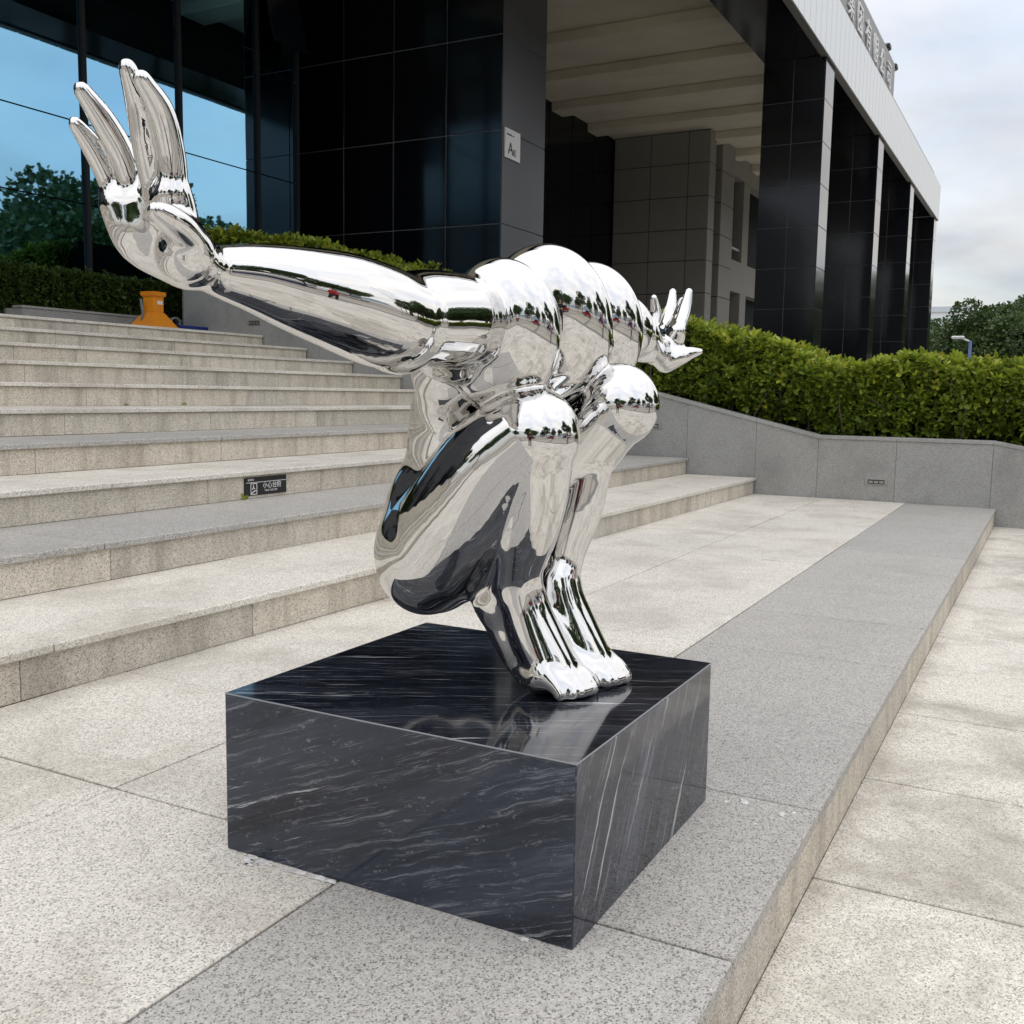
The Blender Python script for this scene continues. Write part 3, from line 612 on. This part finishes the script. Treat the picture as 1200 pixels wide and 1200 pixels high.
PRIMS=[
 ('s',[2,1.27,0.6,0.12,2,1.262,0.7,0.125,2,1.215,0.84,0.108,2,1.19,0.94,0.105,2,1.14,1.06,0.13,2,1.07,1.15,0.13],0.03),
 ('e',[1.925,1.235,0.72,0.07,0.085,0.1,0,0,0],0.06),
 ('e',[2.075,1.235,0.72,0.07,0.085,0.1,0,0,0],0.06),
 ('e',[1.93,1.2,0.92,0.065,0.075,0.11,0,0,0],0.06),
 ('e',[2.07,1.2,0.92,0.065,0.075,0.11,0,0,0],0.06),
 ('e',[1.885,1.135,1.075,0.095,0.105,0.13,0.3,0.15,0],0.04),
 ('e',[2.115,1.135,1.075,0.095,0.105,0.13,0.3,-0.15,0],0.04),
 ('e',[1.854,1.02,1.114,0.1,0.13,0.16,0.25,-0.3,0],0.012),
 ('e',[2.058,1.02,1.139,0.114,0.157,0.19,0.25,-0.32,0],0.007),
 ('e',[2.304,1.03,1.146,0.122,0.142,0.176,0.25,-0.38,0],0.007),
 ('s',[1.517,1.02,1.125,0.082,1.593,1.03,1.131,0.0885,1.69,1.035,1.136,0.0895,1.797,1.04,1.139,0.083],0.016),
 ('s',[1.457,1.015,1.124,0.081,1.396,1.01,1.128,0.083,1.308,1.005,1.138,0.0765,1.199,1,1.146,0.062,1.108,1,1.154,0.0455,1.05,1,1.156,0.034,1.016,1,1.157,0.0255],0.014),
 ('s',[1.51,1.03,1.06,0.025,1.42,1.02,1.07,0.022,1.18,1,1.116,0.015,1.026,1,1.144,0.01],0.03),
 ('e',[1.496,1.035,1.074,0.05,0.045,0.035,0,0,0],0.03),
 ('e',[1.749,1.08,1.066,0.09,0.06,0.05,0,0.2,0],0.02),
 ('e',[1.834,1.05,1.043,0.05,0.05,0.06,0,0.3,0],0.015),
 ('s',[1.008,1,1.157,0.0265,0.975,1,1.169,0.033,0.94,1.015,1.192,0.036,0.929,1.02,1.219,0.03],0.012),
 ('s',[0.984,0.99,1.162,0.022,0.937,0.965,1.196,0.024,0.918,0.957,1.23,0.02],0.03),
 ('s',[0.974,1,1.158,0.024,0.933,1.03,1.181,0.026,0.916,1.045,1.219,0.021,0.911,1.05,1.236,0.017],0.03),
 ('s',[0.925,1.05,1.223,0.017,0.931,1.025,1.231,0.018,0.926,0.97,1.227,0.017],0.025),
 ('s',[0.92,0.957,1.233,0.0168,0.912,0.953,1.276,0.0168,0.894,0.949,1.32,0.01562,0.863,0.945,1.348,0.01008],0.006),
 ('s',[0.917,0.985,1.24,0.0168,0.902,0.982,1.286,0.0168,0.888,0.978,1.332,0.01562,0.87,0.975,1.366,0.01008],0.006),
 ('s',[0.915,1.02,1.244,0.0158,0.9,1.023,1.282,0.0158,0.877,1.027,1.315,0.01469,0.851,1.03,1.343,0.00948],0.006),
 ('s',[0.91,1.048,1.237,0.0142,0.897,1.051,1.266,0.0142,0.882,1.055,1.291,0.01321,0.864,1.058,1.31,0.00852],0.006),
 ('e',[0.948,0.97,1.165,0.034,0.034,0.036,0,0,0],0.008),
 ('s',[0.96,0.96,1.171,0.02,0.92,0.945,1.188,0.02,0.89,0.935,1.196,0.0165,0.867,0.93,1.201,0.011],0.008),
 ('e',[2.596,1.07,1.179,0.135,0.095,0.095,0,0.05,0],0.012),
 ('s',[2.774,1.09,1.171,0.074,2.869,1.1,1.157,0.062,2.969,1.11,1.142,0.046,3.058,1.12,1.132,0.034],0.012),
 ('s',[3.042,1.12,1.132,0.036,3.127,1.12,1.146,0.046,3.165,1.12,1.178,0.046,3.147,1.12,1.193,0.034],0.02),
 ('s',[3.129,1.14,1.127,0.034,3.161,1.165,1.178,0.03,3.185,1.175,1.207,0.022],0.03),
 ('s',[3.112,1.1,1.137,0.034,3.116,1.08,1.175,0.028,3.1,1.07,1.2,0.022],0.03),
 ('s',[3.181,1.17,1.19,0.024,3.139,1.12,1.195,0.026,3.107,1.075,1.195,0.022],0.02),
 ('s',[3.1,1.07,1.2,0.022,3.145,1.065,1.264,0.0209,3.165,1.06,1.327,0.0121],0.008),
 ('s',[3.109,1.09,1.206,0.02,3.154,1.087,1.254,0.019,3.175,1.085,1.302,0.011],0.008),
 ('s',[3.135,1.125,1.206,0.022,3.184,1.127,1.269,0.0209,3.21,1.13,1.333,0.0121],0.008),
 ('s',[3.172,1.17,1.206,0.02,3.185,1.175,1.259,0.019,3.173,1.18,1.312,0.011],0.008),
 ('s',[3.083,1.1,1.104,0.034,3.104,1.06,1.121,0.026,3.135,1.04,1.133,0.02,3.176,1.02,1.14,0.01],0.016),
 ('e',[1.905,1.225,0.64,0.125,0.118,0.14,0,0,0],0.03),
 ('e',[2.095,1.225,0.64,0.125,0.118,0.14,0,0,0],0.03),
 ('s',[1.902,1.19,0.655,0.128,1.886,1.105,0.752,0.13,1.872,1.03,0.848,0.119,1.866,0.953,0.913,0.103],0.012),
 ('s',[1.866,0.953,0.913,0.096,1.888,0.966,0.8,0.085,1.905,0.988,0.715,0.079,1.92,1.006,0.635,0.06,1.93,1.006,0.575,0.046],0.006),
 ('s',[1.922,1.03,0.66,0.026,1.928,1.048,0.59,0.034,1.93,1.064,0.535,0.037],0.045),
 ('s',[1.93,1.004,0.58,0.045,1.936,0.982,0.52,0.043,1.942,0.95,0.465,0.04,1.946,0.918,0.42,0.032,1.948,0.895,0.392,0.022],0.02),
 ('s',[1.918,1,0.55,0.03,1.915,0.97,0.47,0.032,1.914,0.935,0.41,0.027],0.03),
 ('s',[1.955,0.99,0.55,0.03,1.972,0.955,0.47,0.032,1.978,0.915,0.41,0.027],0.03),
 ('s',[1.93,1.066,0.535,0.038,1.932,1.035,0.465,0.034,1.94,0.995,0.405,0.034,1.945,0.955,0.383,0.032],0.03),
 ('e',[1.945,0.945,0.388,0.062,0.05,0.036,0,0,0],0.025),
 ('s',[1.908,0.935,0.408,0.0189,1.903,0.9055,0.385,0.0162,1.901,0.889,0.365,0.01282],0.017),
 ('s',[1.925,0.935,0.408,0.0203,1.923,0.892,0.385,0.0174,1.922,0.871,0.365,0.01378],0.017),
 ('s',[1.945,0.935,0.408,0.021,1.945,0.8845,0.385,0.018,1.945,0.861,0.365,0.01425],0.017),
 ('s',[1.964,0.935,0.408,0.0217,1.966,0.8807,0.385,0.0186,1.967,0.856,0.365,0.01472],0.017),
 ('s',[1.984,0.935,0.408,0.028,1.989,0.8815,0.385,0.024,1.991,0.857,0.365,0.019],0.017),
 ('s',[2.1,1.19,0.655,0.128,2.115,1.08,0.77,0.122,2.13,0.97,0.885,0.104,2.134,0.905,0.95,0.094,2.135,0.872,0.976,0.094],0.01),
 ('s',[2.125,0.93,0.9,0.068,2.116,0.945,0.83,0.066,2.105,0.958,0.74,0.064,2.085,0.972,0.65,0.052,2.075,0.977,0.58,0.044],0.006),
 ('s',[2.082,1.005,0.64,0.03,2.075,1.025,0.58,0.032,2.072,1.036,0.54,0.036],0.03),
 ('s',[2.052,0.976,0.583,0.045,2.058,0.954,0.523,0.043,2.064,0.922,0.4665,0.04,2.068,0.89,0.42,0.032,2.07,0.867,0.392,0.022],0.02),
 ('s',[2.04,0.972,0.55,0.03,2.037,0.942,0.47,0.032,2.036,0.907,0.41,0.027],0.03),
 ('s',[2.077,0.962,0.55,0.03,2.094,0.927,0.47,0.032,2.1,0.887,0.41,0.027],0.03),
 ('s',[2.052,1.038,0.538,0.038,2.054,1.007,0.465,0.034,2.062,0.967,0.405,0.034,2.067,0.927,0.383,0.032],0.03),
 ('e',[2.067,0.917,0.388,0.062,0.05,0.036,0,0,0],0.025),
 ('s',[2.03,0.907,0.408,0.0189,2.025,0.8775,0.385,0.0162,2.023,0.861,0.365,0.01282],0.017),
 ('s',[2.047,0.907,0.408,0.0203,2.045,0.864,0.385,0.0174,2.044,0.843,0.365,0.01378],0.017),
 ('s',[2.067,0.907,0.408,0.021,2.067,0.8565,0.385,0.018,2.067,0.833,0.365,0.01425],0.017),
 ('s',[2.086,0.907,0.408,0.0217,2.088,0.8527,0.385,0.0186,2.089,0.828,0.365,0.01472],0.017),
 ('s',[2.106,0.907,0.408,0.028,2.111,0.8535,0.385,0.024,2.113,0.829,0.365,0.019],0.017),
 ('s',[1.99,1.005,1.038,0.014,2.04,0.9615,1.094,0.0252,2.09,0.918,1.134,0.028],0.006),
 ('s',[1.99,0.98,1.023,0.0126,2.04,0.9365,1.075,0.0234,2.09,0.893,1.11,0.026],0.006),
 ('s',[1.99,1.013,1.045,0.0112,2.04,1.03,1.084,0.0234,2.09,1.048,1.107,0.026],0.006),
 ('s',[1.99,1.033,1.019,0.0154,1.96,1.067,1.004,0.0234,1.93,1.102,0.973,0.026],0.006),
 ('s',[1.99,0.963,1.009,0.0126,2.04,0.9355,1.048,0.0234,2.09,0.908,1.071,0.026],0.006),
 ('s',[1.99,0.954,0.994,0.0105,2.04,0.9385,1.019,0.0198,2.09,0.923,1.029,0.022],0.006),
]

def build_sculpture():
    m, n, l, b = mat('mirror_polished_steel')
    b.inputs['Base Color'].default_value = (.71, .705, .695, 1); b.inputs['Metallic'].default_value = 1; b.inputs['Roughness'].default_value = .025
    geo = n.new('ShaderNodeNewGeometry')
    w = noise(n, l, geo.outputs['Position'], 9, 2); bp = n.new('ShaderNodeBump'); bp.inputs['Strength'].default_value = .10; bp.inputs['Distance'].default_value = .01
    l.new(w.outputs['Fac'], bp.inputs['Height']); l.new(bp.outputs[0], b.inputs['Normal'])
    o = link('sculpture', sdf_mesh('sculpture', PRIMS, SDF_H), None, m)
    tag(o, 'mirror polished steel figure crouching on tiptoe with arms flung wide, on the black marble plinth', 'sculpture')
SDF_H = .006
build_sculpture()

# ------------------------------------------------------------------ plinth
def build_plinth():
    P = empty('plinth', (1.988, 1.118, 0)); tag(P, 'square black marble plinth with white veins under the steel figure', 'plinth')
    x0, x1, y0, y1, z1, t = 1.588, 2.383, .706, 1.536, .35, .02
    core = local(box('core', x0+t+.001, x1-t-.001, y0+t+.001, y1-t-.001, .001, z1-.006, M['joint']), P, None)
    local(box('front_panel', x0, x0+t, y0+.0022, y1-.0022, 0, z1-.0046, M['marble_front'], None, .0016), P, None)
    local(box('back_panel', x1-t, x1, y0+.0022, y1-.0022, 0, z1-.0046, M['marble_front'], None, .0016), P, None)
    local(box('side_panel', x0+.0008, x1-.0008, y0, y0+t, 0, z1-.0046, M['marble_side'], None, .0016), P, None)
    local(box('side_panel', x0+.0008, x1-.0008, y1-t, y1, 0, z1-.0046, M['marble_side'], None, .0016), P, None)
    tp = local(box('top_panel', x0-.0006, x1+.0006, y0-.0006, y1+.0006, z1-.0045, z1, M['marble_top'], None, .002), P, None)
    tp.data.materials.append(M['marble_edge'])
    for f in tp.data.polygons:
        if max(abs(c) for c in f.normal) < .95: f.material_index = 1                # chamfer in a lighter grey
build_plinth()
# white mortar smears left on the paving round the plinth
def smear(cx, cy, rx, ry, ang, seed, z=.0022):
    r = random.Random(seed); n = 22; v = [(cx, cy, z)]
    for k in range(n):
        a = 2*math.pi*k/n; q = r.uniform(.45, 1.15); dx, dy = rx*q*math.cos(a), ry*q*math.sin(a); v.append((cx+dx*math.cos(ang)-dy*math.sin(ang), cy+dx*math.sin(ang)+dy*math.cos(ang), z))
    poly('mortar_smear', v, [(0, k, k % n+1) for k in range(1, n+1)], M['chalk'], up)
def chalk():
    m, n, l, b = mat('mortar_residue'); geo = n.new('ShaderNodeNewGeometry'); q = noise(n, l, geo.outputs['Position'], 60, 4, .7); r = ramp(n, [(.42, (.55, .54, .52)), (.6, (.85, .85, .85))]); l.new(q.outputs['Fac'], r.inputs[0]); l.new(r.outputs[0], b.inputs['Base Color']); b.inputs['Roughness'].default_value = .9
    return m
M['chalk'] = chalk()
for i, (x, y, rx, ry, a) in enumerate(((1.570, 1.455, .028, .016, .6), (1.572, 1.42, .035, .012, 1.5), (1.574, 1.34, .05, .009, 1.57), (1.575, 1.27, .045, .012, 1.57), (1.552, 1.44, .012, .01, 0), (2.395, .655, .012, .008, .2), (2.415, .618, .020, .012, .5), (2.385, .52, .020, .012, .3), (2.41, .495, .008, .006, 0), (2.35, .535, .006, .005, 0), (1.576, .80, .008, .016, 0), (2.30, .56, .006, .004, 0))): smear(x, y, rx, ry, a, i)
# ------------------------------------------------------------------ caution plate on a riser
def caution():
    X0, X1 = 4.455, 4.825; yy = nose_y(3, 4.77)+.0235; C = empty('caution_plate', (4.77, yy, .412)); tag(C, 'small black caution plate with white lettering fixed to a stair riser', 'sign')
    C.rotation_euler = (0, 0, math.atan(-.0135*7/9))
    b = box('plate', -.185, .185, -.006, 0, -.055, .055, M['black'], C, .001)
    def tx(s, size, x, z):
        t = text_mesh('lettering', s, size, M['white'], .0004); t.rotation_euler = (math.radians(90), 0, 0); t.location = (x, -.0066, z); t.parent = C
    tx('小心台阶', .042, -.03, -.014); tx('MIND THE STEP', .016, -.012, -.036); tx('温馨提示', .014, -.16, .036)
    box('rule', -.172, .182, -.0075, -.0061, .0225, .0255, M['white'], C)
    fr = [(-.135, -.045, -.131, .017), (-.084, -.045, -.080, .017), (-.135, -.049, -.080, -.045), (-.135, .015, -.080, .019)]
    for a, z0, b2, z1 in fr: box('pictogram_frame', a, b2, -.0078, -.0061, z0, z1, M['white'], C)
    bm = bmesh.new()
    for (p, q, w) in (((-.128, -.042), (-.100, -.026), .006), ((-.100, -.026), (-.088, -.028), .006), ((-.122, -.018), (-.108, -.004), .006), ((-.108, -.004), (-.112, .008), .006), ((-.108, -.010), (-.096, -.016), .004)):
        d = Vector((q[0]-p[0], q[1]-p[1])); L = d.length; ang = math.atan2(d.y, d.x); box_bm(bm, 0, L, -.0076, -.0062, -w/2, w/2, 0, Matrix.Translation((p[0], 0, p[1])) @ Matrix.Rotation(-ang, 4, 'Y'))
    link('pictogram', mesh_of(bm), C, M['white'])
caution()
# ------------------------------------------------------------------ orange fan cowl, pipe and crate on the landing
def landing_things():
    O = empty('fan_cowl', (9.62, 10.42, 1.695)); O.rotation_euler = (0, 0, math.radians(4)); tag(O, 'orange plastic funnel housing with square neck standing on the top landing', 'funnel')
    def frus(name, w0, w1, z0, z1, m, bev=.008):
        bm = bmesh.new(); vs = box_bm(bm, -.5, .5, -.5, .5, z0, z1)
        for v in vs:
            w = w0 if v.co.z < (z0+z1)/2 else w1; v.co.x *= w; v.co.y *= w
        bmesh.ops.bevel(bm, geom=bm.edges[:], offset=bev, segments=2, affect='EDGES'); return link(name, mesh_of(bm), O, m)
    frus('skirt', .50, .19, .02, .26, M['orange']); frus('base_rim', .52, .52, 0, .03, M['orange']); frus('neck', .18, .185, .252, .455, M['orange']); frus('cap', .22, .255, .45, .52, M['orange'], .016)
    box('label', -.03, .06, -.0965, -.0915, .36, .405, M['white'], O)
    tube('hose', [(-.16, .06, .02), (-.15, .04, .25), (-.17, .05, .42)], .018, M['pipe'], O)
    p = empty('drain_pipe', (10.02, 10.55, 1.83)); tag(p, 'short dark grey plastic pipe lying beside the orange funnel housing', 'pipe')
    bm = bmesh.new(); n = 20
    for r0 in (.085, .066):
        for y in (-.25, .8): [bm.verts.new((r0*math.cos(2*math.pi*k/n)+y*.55, y, r0*math.sin(2*math.pi*k/n))) for k in range(n)]
    bm.verts.ensure_lookup_table(); V = bm.verts
    for k in range(n):
        j = (k+1) % n; bm.faces.new((V[k], V[j], V[n+j], V[n+k])); bm.faces.new((V[2*n+k], V[3*n+k], V[3*n+j], V[2*n+j])); bm.faces.new((V[k], V[2*n+k], V[2*n+j], V[j])); bm.faces.new((V[n+k], V[n+j], V[3*n+j], V[3*n+k]))
    bmesh.ops.recalc_face_normals(bm, faces=bm.faces); link('pipe_body', mesh_of(bm, 'pipe', True), p, M['pipe'])
    c = empty('crate', (10.2, 10.5, 1.69)); tag(c, 'low blue plastic crate on the top landing under the grey pipe', 'crate')
    box('bottom', -.26, .26, -.2, .2, .005, .02, M['blue'], c)
    for a in ((-.26, -.245, -.2, .2), (.245, .26, -.2, .2), (-.2445, .2445, -.2, -.185), (-.2445, .2445, .185, .2)): box('side', a[0], a[1], a[2], a[3], .012, .12, M['blue'], c, .003)
    box('rim', -.27, .27, -.21, -.1855, .1, .125, M['blue'], c, .003)
landing_things()
# ------------------------------------------------------------------ street lamp and pale building beyond the hedge
def far_things():
    L = empty('street_lamp', (60, 4.36, -.2)); tag(L, 'street lamp with blue pole and pale head in front of the far trees', 'lamp')
    tube('base', [(0, 0, 0), (0, 0, .5)], .16, M['fascia'], L); tube('pole', [(0, 0, .4), (0, 0, 4.35)], [.10, .075], M['blue_pole'], L); tube('arm', [(0, 0, 4.3), (0, .45, 4.48)], .05, M['fascia'], L); box('lamp_head', -.16, .16, .30, .95, 4.45, 4.60, M['fascia'], L, .04)
    b = empty('pale_building', (300, 29, -.2)); tag(b, 'long pale building half hidden behind the far trees', 'building'); box('wall', -8, 8, -7, 16, 0, 24, M['hazed_wall'], b); box('roof', -8.5, 8.5, -7.5, 16.5, 24, 25.4, M['hazed_roof'], b)
    for i in range(6): box('window', -8.15, -8.0, -5.9+3.5*i, -4.1+3.5*i, 20, 22.6, M['hazed_roof'], b)
M['blue_pole'] = plain('blue_pole', (.05, .09, .25), .4); M['hazed_roof'] = plain('hazed_roof', (.50, .56, .62), .5); M['hazed_wall'] = plain('hazed_wall', (.72, .75, .78), .6)  # distance haze put into the far building's wall and roof colours
far_things()

# ------------------------------------------------------------------ what stands behind the photographer and shows in the mirror steel and the glass
def car(loc, rz, col, label):
    C = empty('parked_car', loc, rz); tag(C, label, 'car', 'cars parked across the plaza'); paint = plain('car_paint', col, .18, .2); gl = M['dark_glass']
    prof = [(-2.2, .32), (-2.22, .62), (-2.05, .86), (-1.0, .95), (.9, .98), (1.95, .93), (2.18, .70), (2.2, .34)]; roof = [(-1.15, .95), (-.45, 1.42), (.75, 1.45), (1.65, .97)]
    def loft(name, pr, w0, w1, m, z0):
        n = len(pr); v = []
        for s in (-1, 1): v += [(x, s*(w0 if z < z0 else w1), z) for x, z in pr]
        f = [tuple(range(n))[::-1], tuple(range(n, 2*n))]+[(i, (i+1) % n, n+(i+1) % n, n+i) for i in range(n)]
        o = poly(name, v, f, m, C); bm = bmesh.new(); bm.from_mesh(o.data); bmesh.ops.recalc_face_normals(bm, faces=bm.faces); bmesh.ops.bevel(bm, geom=bm.edges[:], offset=.05, segments=2, affect='EDGES'); bm.to_mesh(o.data); bm.free()
    loft('body', prof, .88, .84, paint, .8); loft('cabin', roof, .80, .64, gl, 1.2); loft('roof_panel', [(-.5, 1.40), (-.42, 1.46), (.72, 1.49), (.82, 1.43)], .66, .64, paint, 1.45)
    for x in (-1.38, 1.36):
        for s in (-1, 1):
            t = tube('wheel', [(x, s*.72, .33), (x, s*.90, .33)], .33, M['black'], C, 18); tube('rim', [(x, s*.895, .33), (x, s*.91, .33)], .2, M['steel'], C, 12)
    for s in (-1, 1): box('headlight', -2.23, -2.12, s*.62-.17, s*.62+.17, .60, .74, M['white'], C, .02); box('tail_light', 2.12, 2.22, s*.66-.14, s*.66+.14, .68, .84, plain('tail_red', (.4, .01, .01), .3), C, .02)
car((-2, -13.5, -.2), .1, (.35, .012, .02), 'red car parked in front of the plaza trees, seen mirrored in the steel arm')
car((9, -16.5, -.2), .0, (.03, .07, .25), 'blue car parked in front of the plaza trees, seen mirrored in the knee')
car((14.5, -15, -.2), .15, (.7, .7, .7), 'white car parked in front of the plaza trees, seen mirrored in the knee')
car((-9, -5.5, -.2), 1.2, (.32, .012, .03), 'red car parked nearer the stairs, seen mirrored in the steel forearm')
def person(loc, rz, cloth, legs, label, bag=False):
    sk = [('s', [-.10, 0, .06, .05, -.10, .0, .48, .060, -.09, .01, .90, .085], .03), ('s', [.12, .06, .06, .05, .11, .02, .48, .060, .09, .01, .90, .085], .03),
          ('c', [-.10, .0, .04, -.10, -.13, .035, .045, .032], .02), ('c', [.12, .06, .04, .12, -.08, .035, .045, .032], .02),
          ('e', [0, .01, .95, .165, .115, .13, 0, 0, 0], .06), ('e', [0, .01, 1.22, .19, .12, .24, 0, 0, 0], .08), ('c', [-.15, .0, 1.40, .15, 0, 1.40, .075, .075], .06),
          ('c', [0, 0, 1.42, 0, -.01, 1.54, .055, .05], .03), ('e', [0, -.02, 1.64, .078, .098, .118, 0, 0, 0], .02), ('e', [0, -.115, 1.62, .014, .02, .022, 0, 0, 0], .012), ('e', [-.08, 0, 1.63, .012, .022, .03, 0, 0, 0], .01), ('e', [.08, 0, 1.63, .012, .022, .03, 0, 0, 0], .01),
          ('s', [-.20, 0, 1.39, .055, -.24, .02, 1.14, .045, -.12, -.20, 1.18, .034], .03), ('s', [.20, 0, 1.39, .055, .24, .02, 1.14, .045, .10, -.20, 1.18, .034], .03)]
    for s in (-1, 1):
        for k in range(4): sk.append(('c', [s*.10, -.205, 1.165+.018*k, s*.03, -.255, 1.165+.018*k, .011, .009], .006))
        sk.append(('c', [s*.10, -.20, 1.22, s*.06, -.235, 1.26, .011, .009], .006))
    me = sdf_mesh('person', sk, .011)
    for m in (M['skin'], cloth, legs, M['black'], M['hair']): me.materials.append(m)
    co = np.zeros(len(me.polygons)*3); me.polygons.foreach_get('center', co); co = co.reshape(-1, 3); z, yv, xv = co[:, 2], co[:, 1], co[:, 0]
    mi = np.where(z < .09, 3, np.where(z < .93, 2, np.where(z < 1.47, 1, 0))); mi = np.where((z > .93) & (z < 1.3) & (yv < -.195), 0, mi); mi = np.where((z > 1.66) | ((z > 1.55) & (yv > .02)), 4, mi)
    me.polygons.foreach_set('material_index', mi.astype(np.int32)); o = link('person', me); o.location = loc; o.rotation_euler = (0, 0, rz); tag(o, label, 'person'); return o
M['skin'] = plain('skin', (.50, .30, .21), .55); M['hair'] = plain('hair', (.012, .01, .009), .5)
def people():
    dk = plain('dark_shirt', (.02, .022, .03), .8); jn = plain('dark_trousers', (.018, .02, .028), .85); rd = plain('red_jacket', (.45, .015, .02), .7)
    f = math.atan2(.47, .88)
    person((-.80, -.42, -.20), f+math.pi/2, dk, jn, 'person in dark clothes holding a phone, standing mirrored in the steel knee')
    ph = box('phone', -.036, .036, -.004, .004, -.075, .075, M['black'], None, .003); ph.location = (-.80+.25*math.cos(f), -.42+.25*math.sin(f), .995); ph.rotation_euler = (0, 0, f+math.pi/2); tag(ph, 'black phone held up by the person in dark clothes', 'phone')
    person((4.6, -3.4, -.20), f+math.pi/2+.9, rd, jn, 'person in a red jacket standing on the plaza, mirrored in the steel lobes')
people()
def tower(loc, w, d, h, col, label, fl=3.2):
    T = empty('city_building', loc); tag(T, label, 'building', 'city buildings across the plaza'); m = plain('tower_wall', col, .7)
    box('wall', -w/2, w/2, -d/2, d/2, 0, h, m, T); box('roof', -w/2-.3, w/2+.3, -d/2-.3, d/2+.3, h, h+.8, M['sign_grey'], T)
    n = int(h/fl)
    for i in range(1, n): box('window_band', -w/2+.5, w/2-.5, d/2+.003, d/2+.10, i*fl-1.0, i*fl+.7, M['dark_glass'], T)
for a in (((-60, -95, -.2), 26, 14, 17, (.45, .44, .42), 'broad pale office block behind the plaza trees'), ((-15, -140, -.2), 18, 16, 40, (.5, .5, .52), 'tall pale tower behind the plaza trees'), ((20, -170, -.2), 20, 16, 33, (.42, .40, .38), 'mid height beige tower behind the plaza trees'),
          ((70, -150, -.2), 40, 14, 15, (.5, .48, .44), 'long low office block behind the plaza trees'), ((170, -190, -.2), 18, 14, 26, (.40, .42, .45), 'blue grey tower behind the plaza trees'), ((-110, -60, -.2), 22, 30, 26, (.46, .45, .44), 'grey block at the end of the plaza trees')): tower(*a)
def poles():
    for i, (x, y, h) in enumerate(((20, -13, 9.5), (22.5, -13.6, 10.5), (25, -14.2, 9.5))):
        p = empty('lamp_mast', (x, y, -.2)); tag(p, 'tall thin grey lamp mast on the plaza, mirrored in the steel', 'lamp', 'lamp masts on the plaza')
        tube('pole', [(0, 0, 0), (0, 0, h)], [.09, .05], M['sign_grey'], p, 8); tube('arm', [(0, 0, h-.05), (-.5, .3, h+.15)], .03, M['sign_grey'], p, 6); box('lamp_head', -.75, -.42, .18, .42, h+.08, h+.2, M['sign_grey'], p, .03)
poles()
def hills():
    n = 60; v = []; f = []
    for i in range(n):
        x = -900+1800*i/(n-1); hgt = 34+22*math.sin(i*.37)+12*math.sin(i*.9+1)+5*math.sin(i*2.3); hgt = max(hgt, 12)
        v += [(x, -700, -2), (x, -760, hgt), (x, -900, -2)]
    for i in range(n-1):
        a = 3*i; f += [(a, a+3, a+4, a+1), (a+1, a+4, a+5, a+2)]
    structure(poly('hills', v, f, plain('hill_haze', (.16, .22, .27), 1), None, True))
hills()
